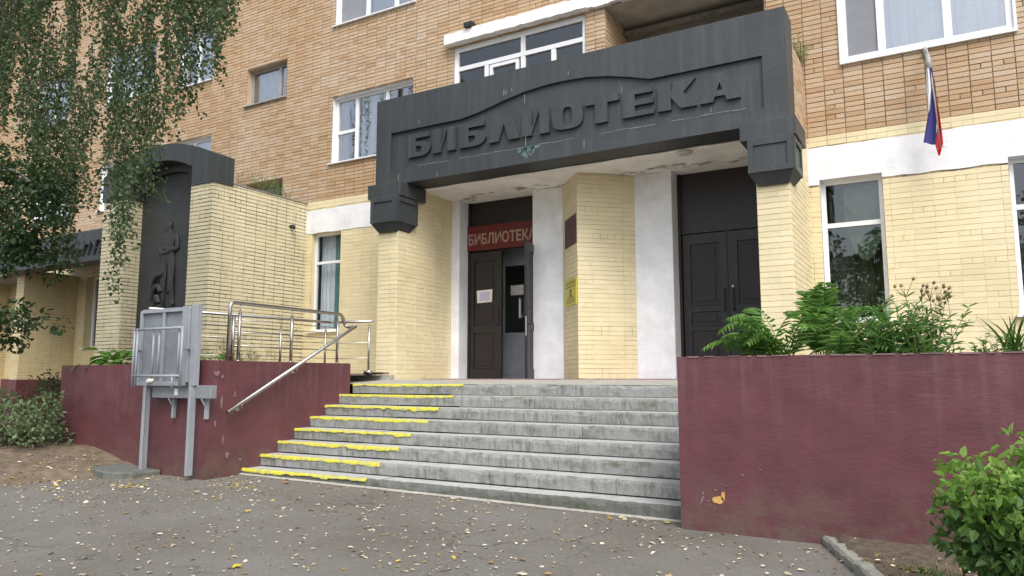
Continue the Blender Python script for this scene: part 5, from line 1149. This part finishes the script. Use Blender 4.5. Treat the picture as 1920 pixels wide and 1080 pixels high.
tufts("grass", [(U(-11.5, -9.4), U(4.6, 6.0), 0, 0, .1) for _ in range(1)] + [(x, y, soilz(x, y) - .005, 14, .06) for x, y in ((-10.3, 5.9), (-9.9, 6.0), (-11.2, 5.2), (-10.0, 5.0))], .06, 'lily')
# fallen leaves, thicker along the wall foot and in drifts
P = []
def surf(x, y):
    if x > kx(y) + .0 and x < 3: return max(gz(x, y), rsoil(x, y)) + .004
    if x < -8.9: return max(gz(x, y) + .004 * h2(x, y, .6), soilz(x, y)) + .004
    return gz(x, y) + .004 * h2(x, y, .6) + .004
pts = []
for k in range(2900):
    y = U(1.4, 6.6) ; x = U(-11, .3)
    if y > 5.75 and x < -7.9: continue
    if y > 6.35 and x > -2.2: continue
    if RNG.random() < .42 and x < -6 and y < 4.0: continue
    pts.append((x, y, 0))
for cx, cy, n, s_ in ((-8.15, 5.37, 70, .12), (-7.2, 6.1, 60, .22), (-9.2, 5.75, 70, .3), (-8.6, 5.9, 60, .25), (-4.3, 6.5, 35, .3), (-2.5, 6.45, 25, .2), (-6.9, 5.5, 60, .45), (-3.2, 4.6, 40, .35), (-9.3, 5.1, 60, .35), (-8.3, 4.9, 40, .4), (-.2, 5.6, 50, .3), (.1, 5.1, 40, .25)):
    for k in range(n): pts.append((cx + RNG.normal(0, s_), min(6.58 if cx > -7.9 else 6.05, cy + RNG.normal(0, s_ * .6)), 1))
pts = [p for p in pts if not (p[0] > -2.1 and p[1] > 6.36)]
PP = np.array([(x, y, surf(x, y) + U(0, .008)) for x, y, k in pts]); n = len(PP); az = RNG.uniform(0, 6.28, n)
kk = np.array([p[2] for p in pts]); mi = np.where(RNG.random(n) < .25, 1, 0); mi = np.where((kk == 1) & (RNG.random(n) < .45), 2, mi); mi = np.where((PP[:, 0] > -.9) & (RNG.random(n) < .6), 1, mi)
Ls = RNG.uniform(.018, .034, n) + RNG.random(n) ** 2.5 * .034
o = leafmesh("leaf_litter", PP, np.stack([np.cos(az), np.sin(az), RNG.normal(0, .12, n)], 1), np.stack([RNG.normal(0, .22, n), RNG.normal(0, .22, n), np.ones(n)], 1), Ls, Ls * .62, [M['litter'], M['litter2'], M['litter3']], None, .14, six=True, mi=mi)
tag(o, kind="stuff")
def star_leaf(label, x, y, s_, mat, lobes=5):
    mb = MB(); z = surf(x, y) + .008; c = Vector((x, y, z + .008)); ring_ = []; a0 = U(0, 6)
    for k in range(lobes * 2):
        a = a0 + math.pi * k / lobes; r_ = s_ * (1 if k % 2 == 0 else .48) * U(.85, 1.1); ring_.append(Vector((x + r_ * math.cos(a), y + r_ * math.sin(a), z + U(0, .012))))
    for k in range(len(ring_)): mb.face([c, ring_[k], ring_[(k + 1) % len(ring_)]])
    tag(mb.build("fallen_leaf", M[mat]), label, "leaf")
star_leaf("bright yellow maple leaf lying alone on the nearest pavement", -4.35, 3.70, .055, 'yleaf'); star_leaf("small yellow leaf on the pavement before the painted step ends", -5.80, 5.05, .04, 'yleaf', 4)
star_leaf("orange leaf on the pavement close to the bottom step", -6.75, 6.42, .06, 'oleaf'); star_leaf("yellow leaf near the corner of the planter wall", -2.20, 6.52, .04, 'yleaf', 4); star_leaf("yellow leaf on the leaf drift below the lift", -8.22, 5.45, .05, 'yleaf', 4)
star_leaf("tan curled leaf on the pavement well in front of the planter wall", -2.52, 4.50, .045, 'litter', 4)
# trees across the street, seen only as reflections in the panes
for k, (x, y, h_) in enumerate(((-2.4, -11, 7.5), (4.5, -15, 9.5))):
    t = thing("street_tree", (x, y, -1.3), ("leafy tree across the street mirrored in the tall pane beside the right pier", "taller leafy tree across the street mirrored in the pane at the picture edge")[k], "tree", "trees across the street"); mb = MB(); mb.tube([(x, y, -1.6), (x, y, h_ * .4), (x, y, h_ * .75)], [.2, .15, .06], 8); mb.build("trunk", M['bark'], t, True)
    cs = [(x + RNG.normal(0, h_ * .2), y + RNG.normal(0, h_ * .2), h_ * .50 + RNG.normal(0, h_ * .2)) for _ in range(70)]; P, D, N, Ls = clump_cloud(cs, [U(.4, .9) for _ in cs], 7, .22); leafmesh("crown", P, D, N, Ls, Ls * .7, M['darkleaf'], t)
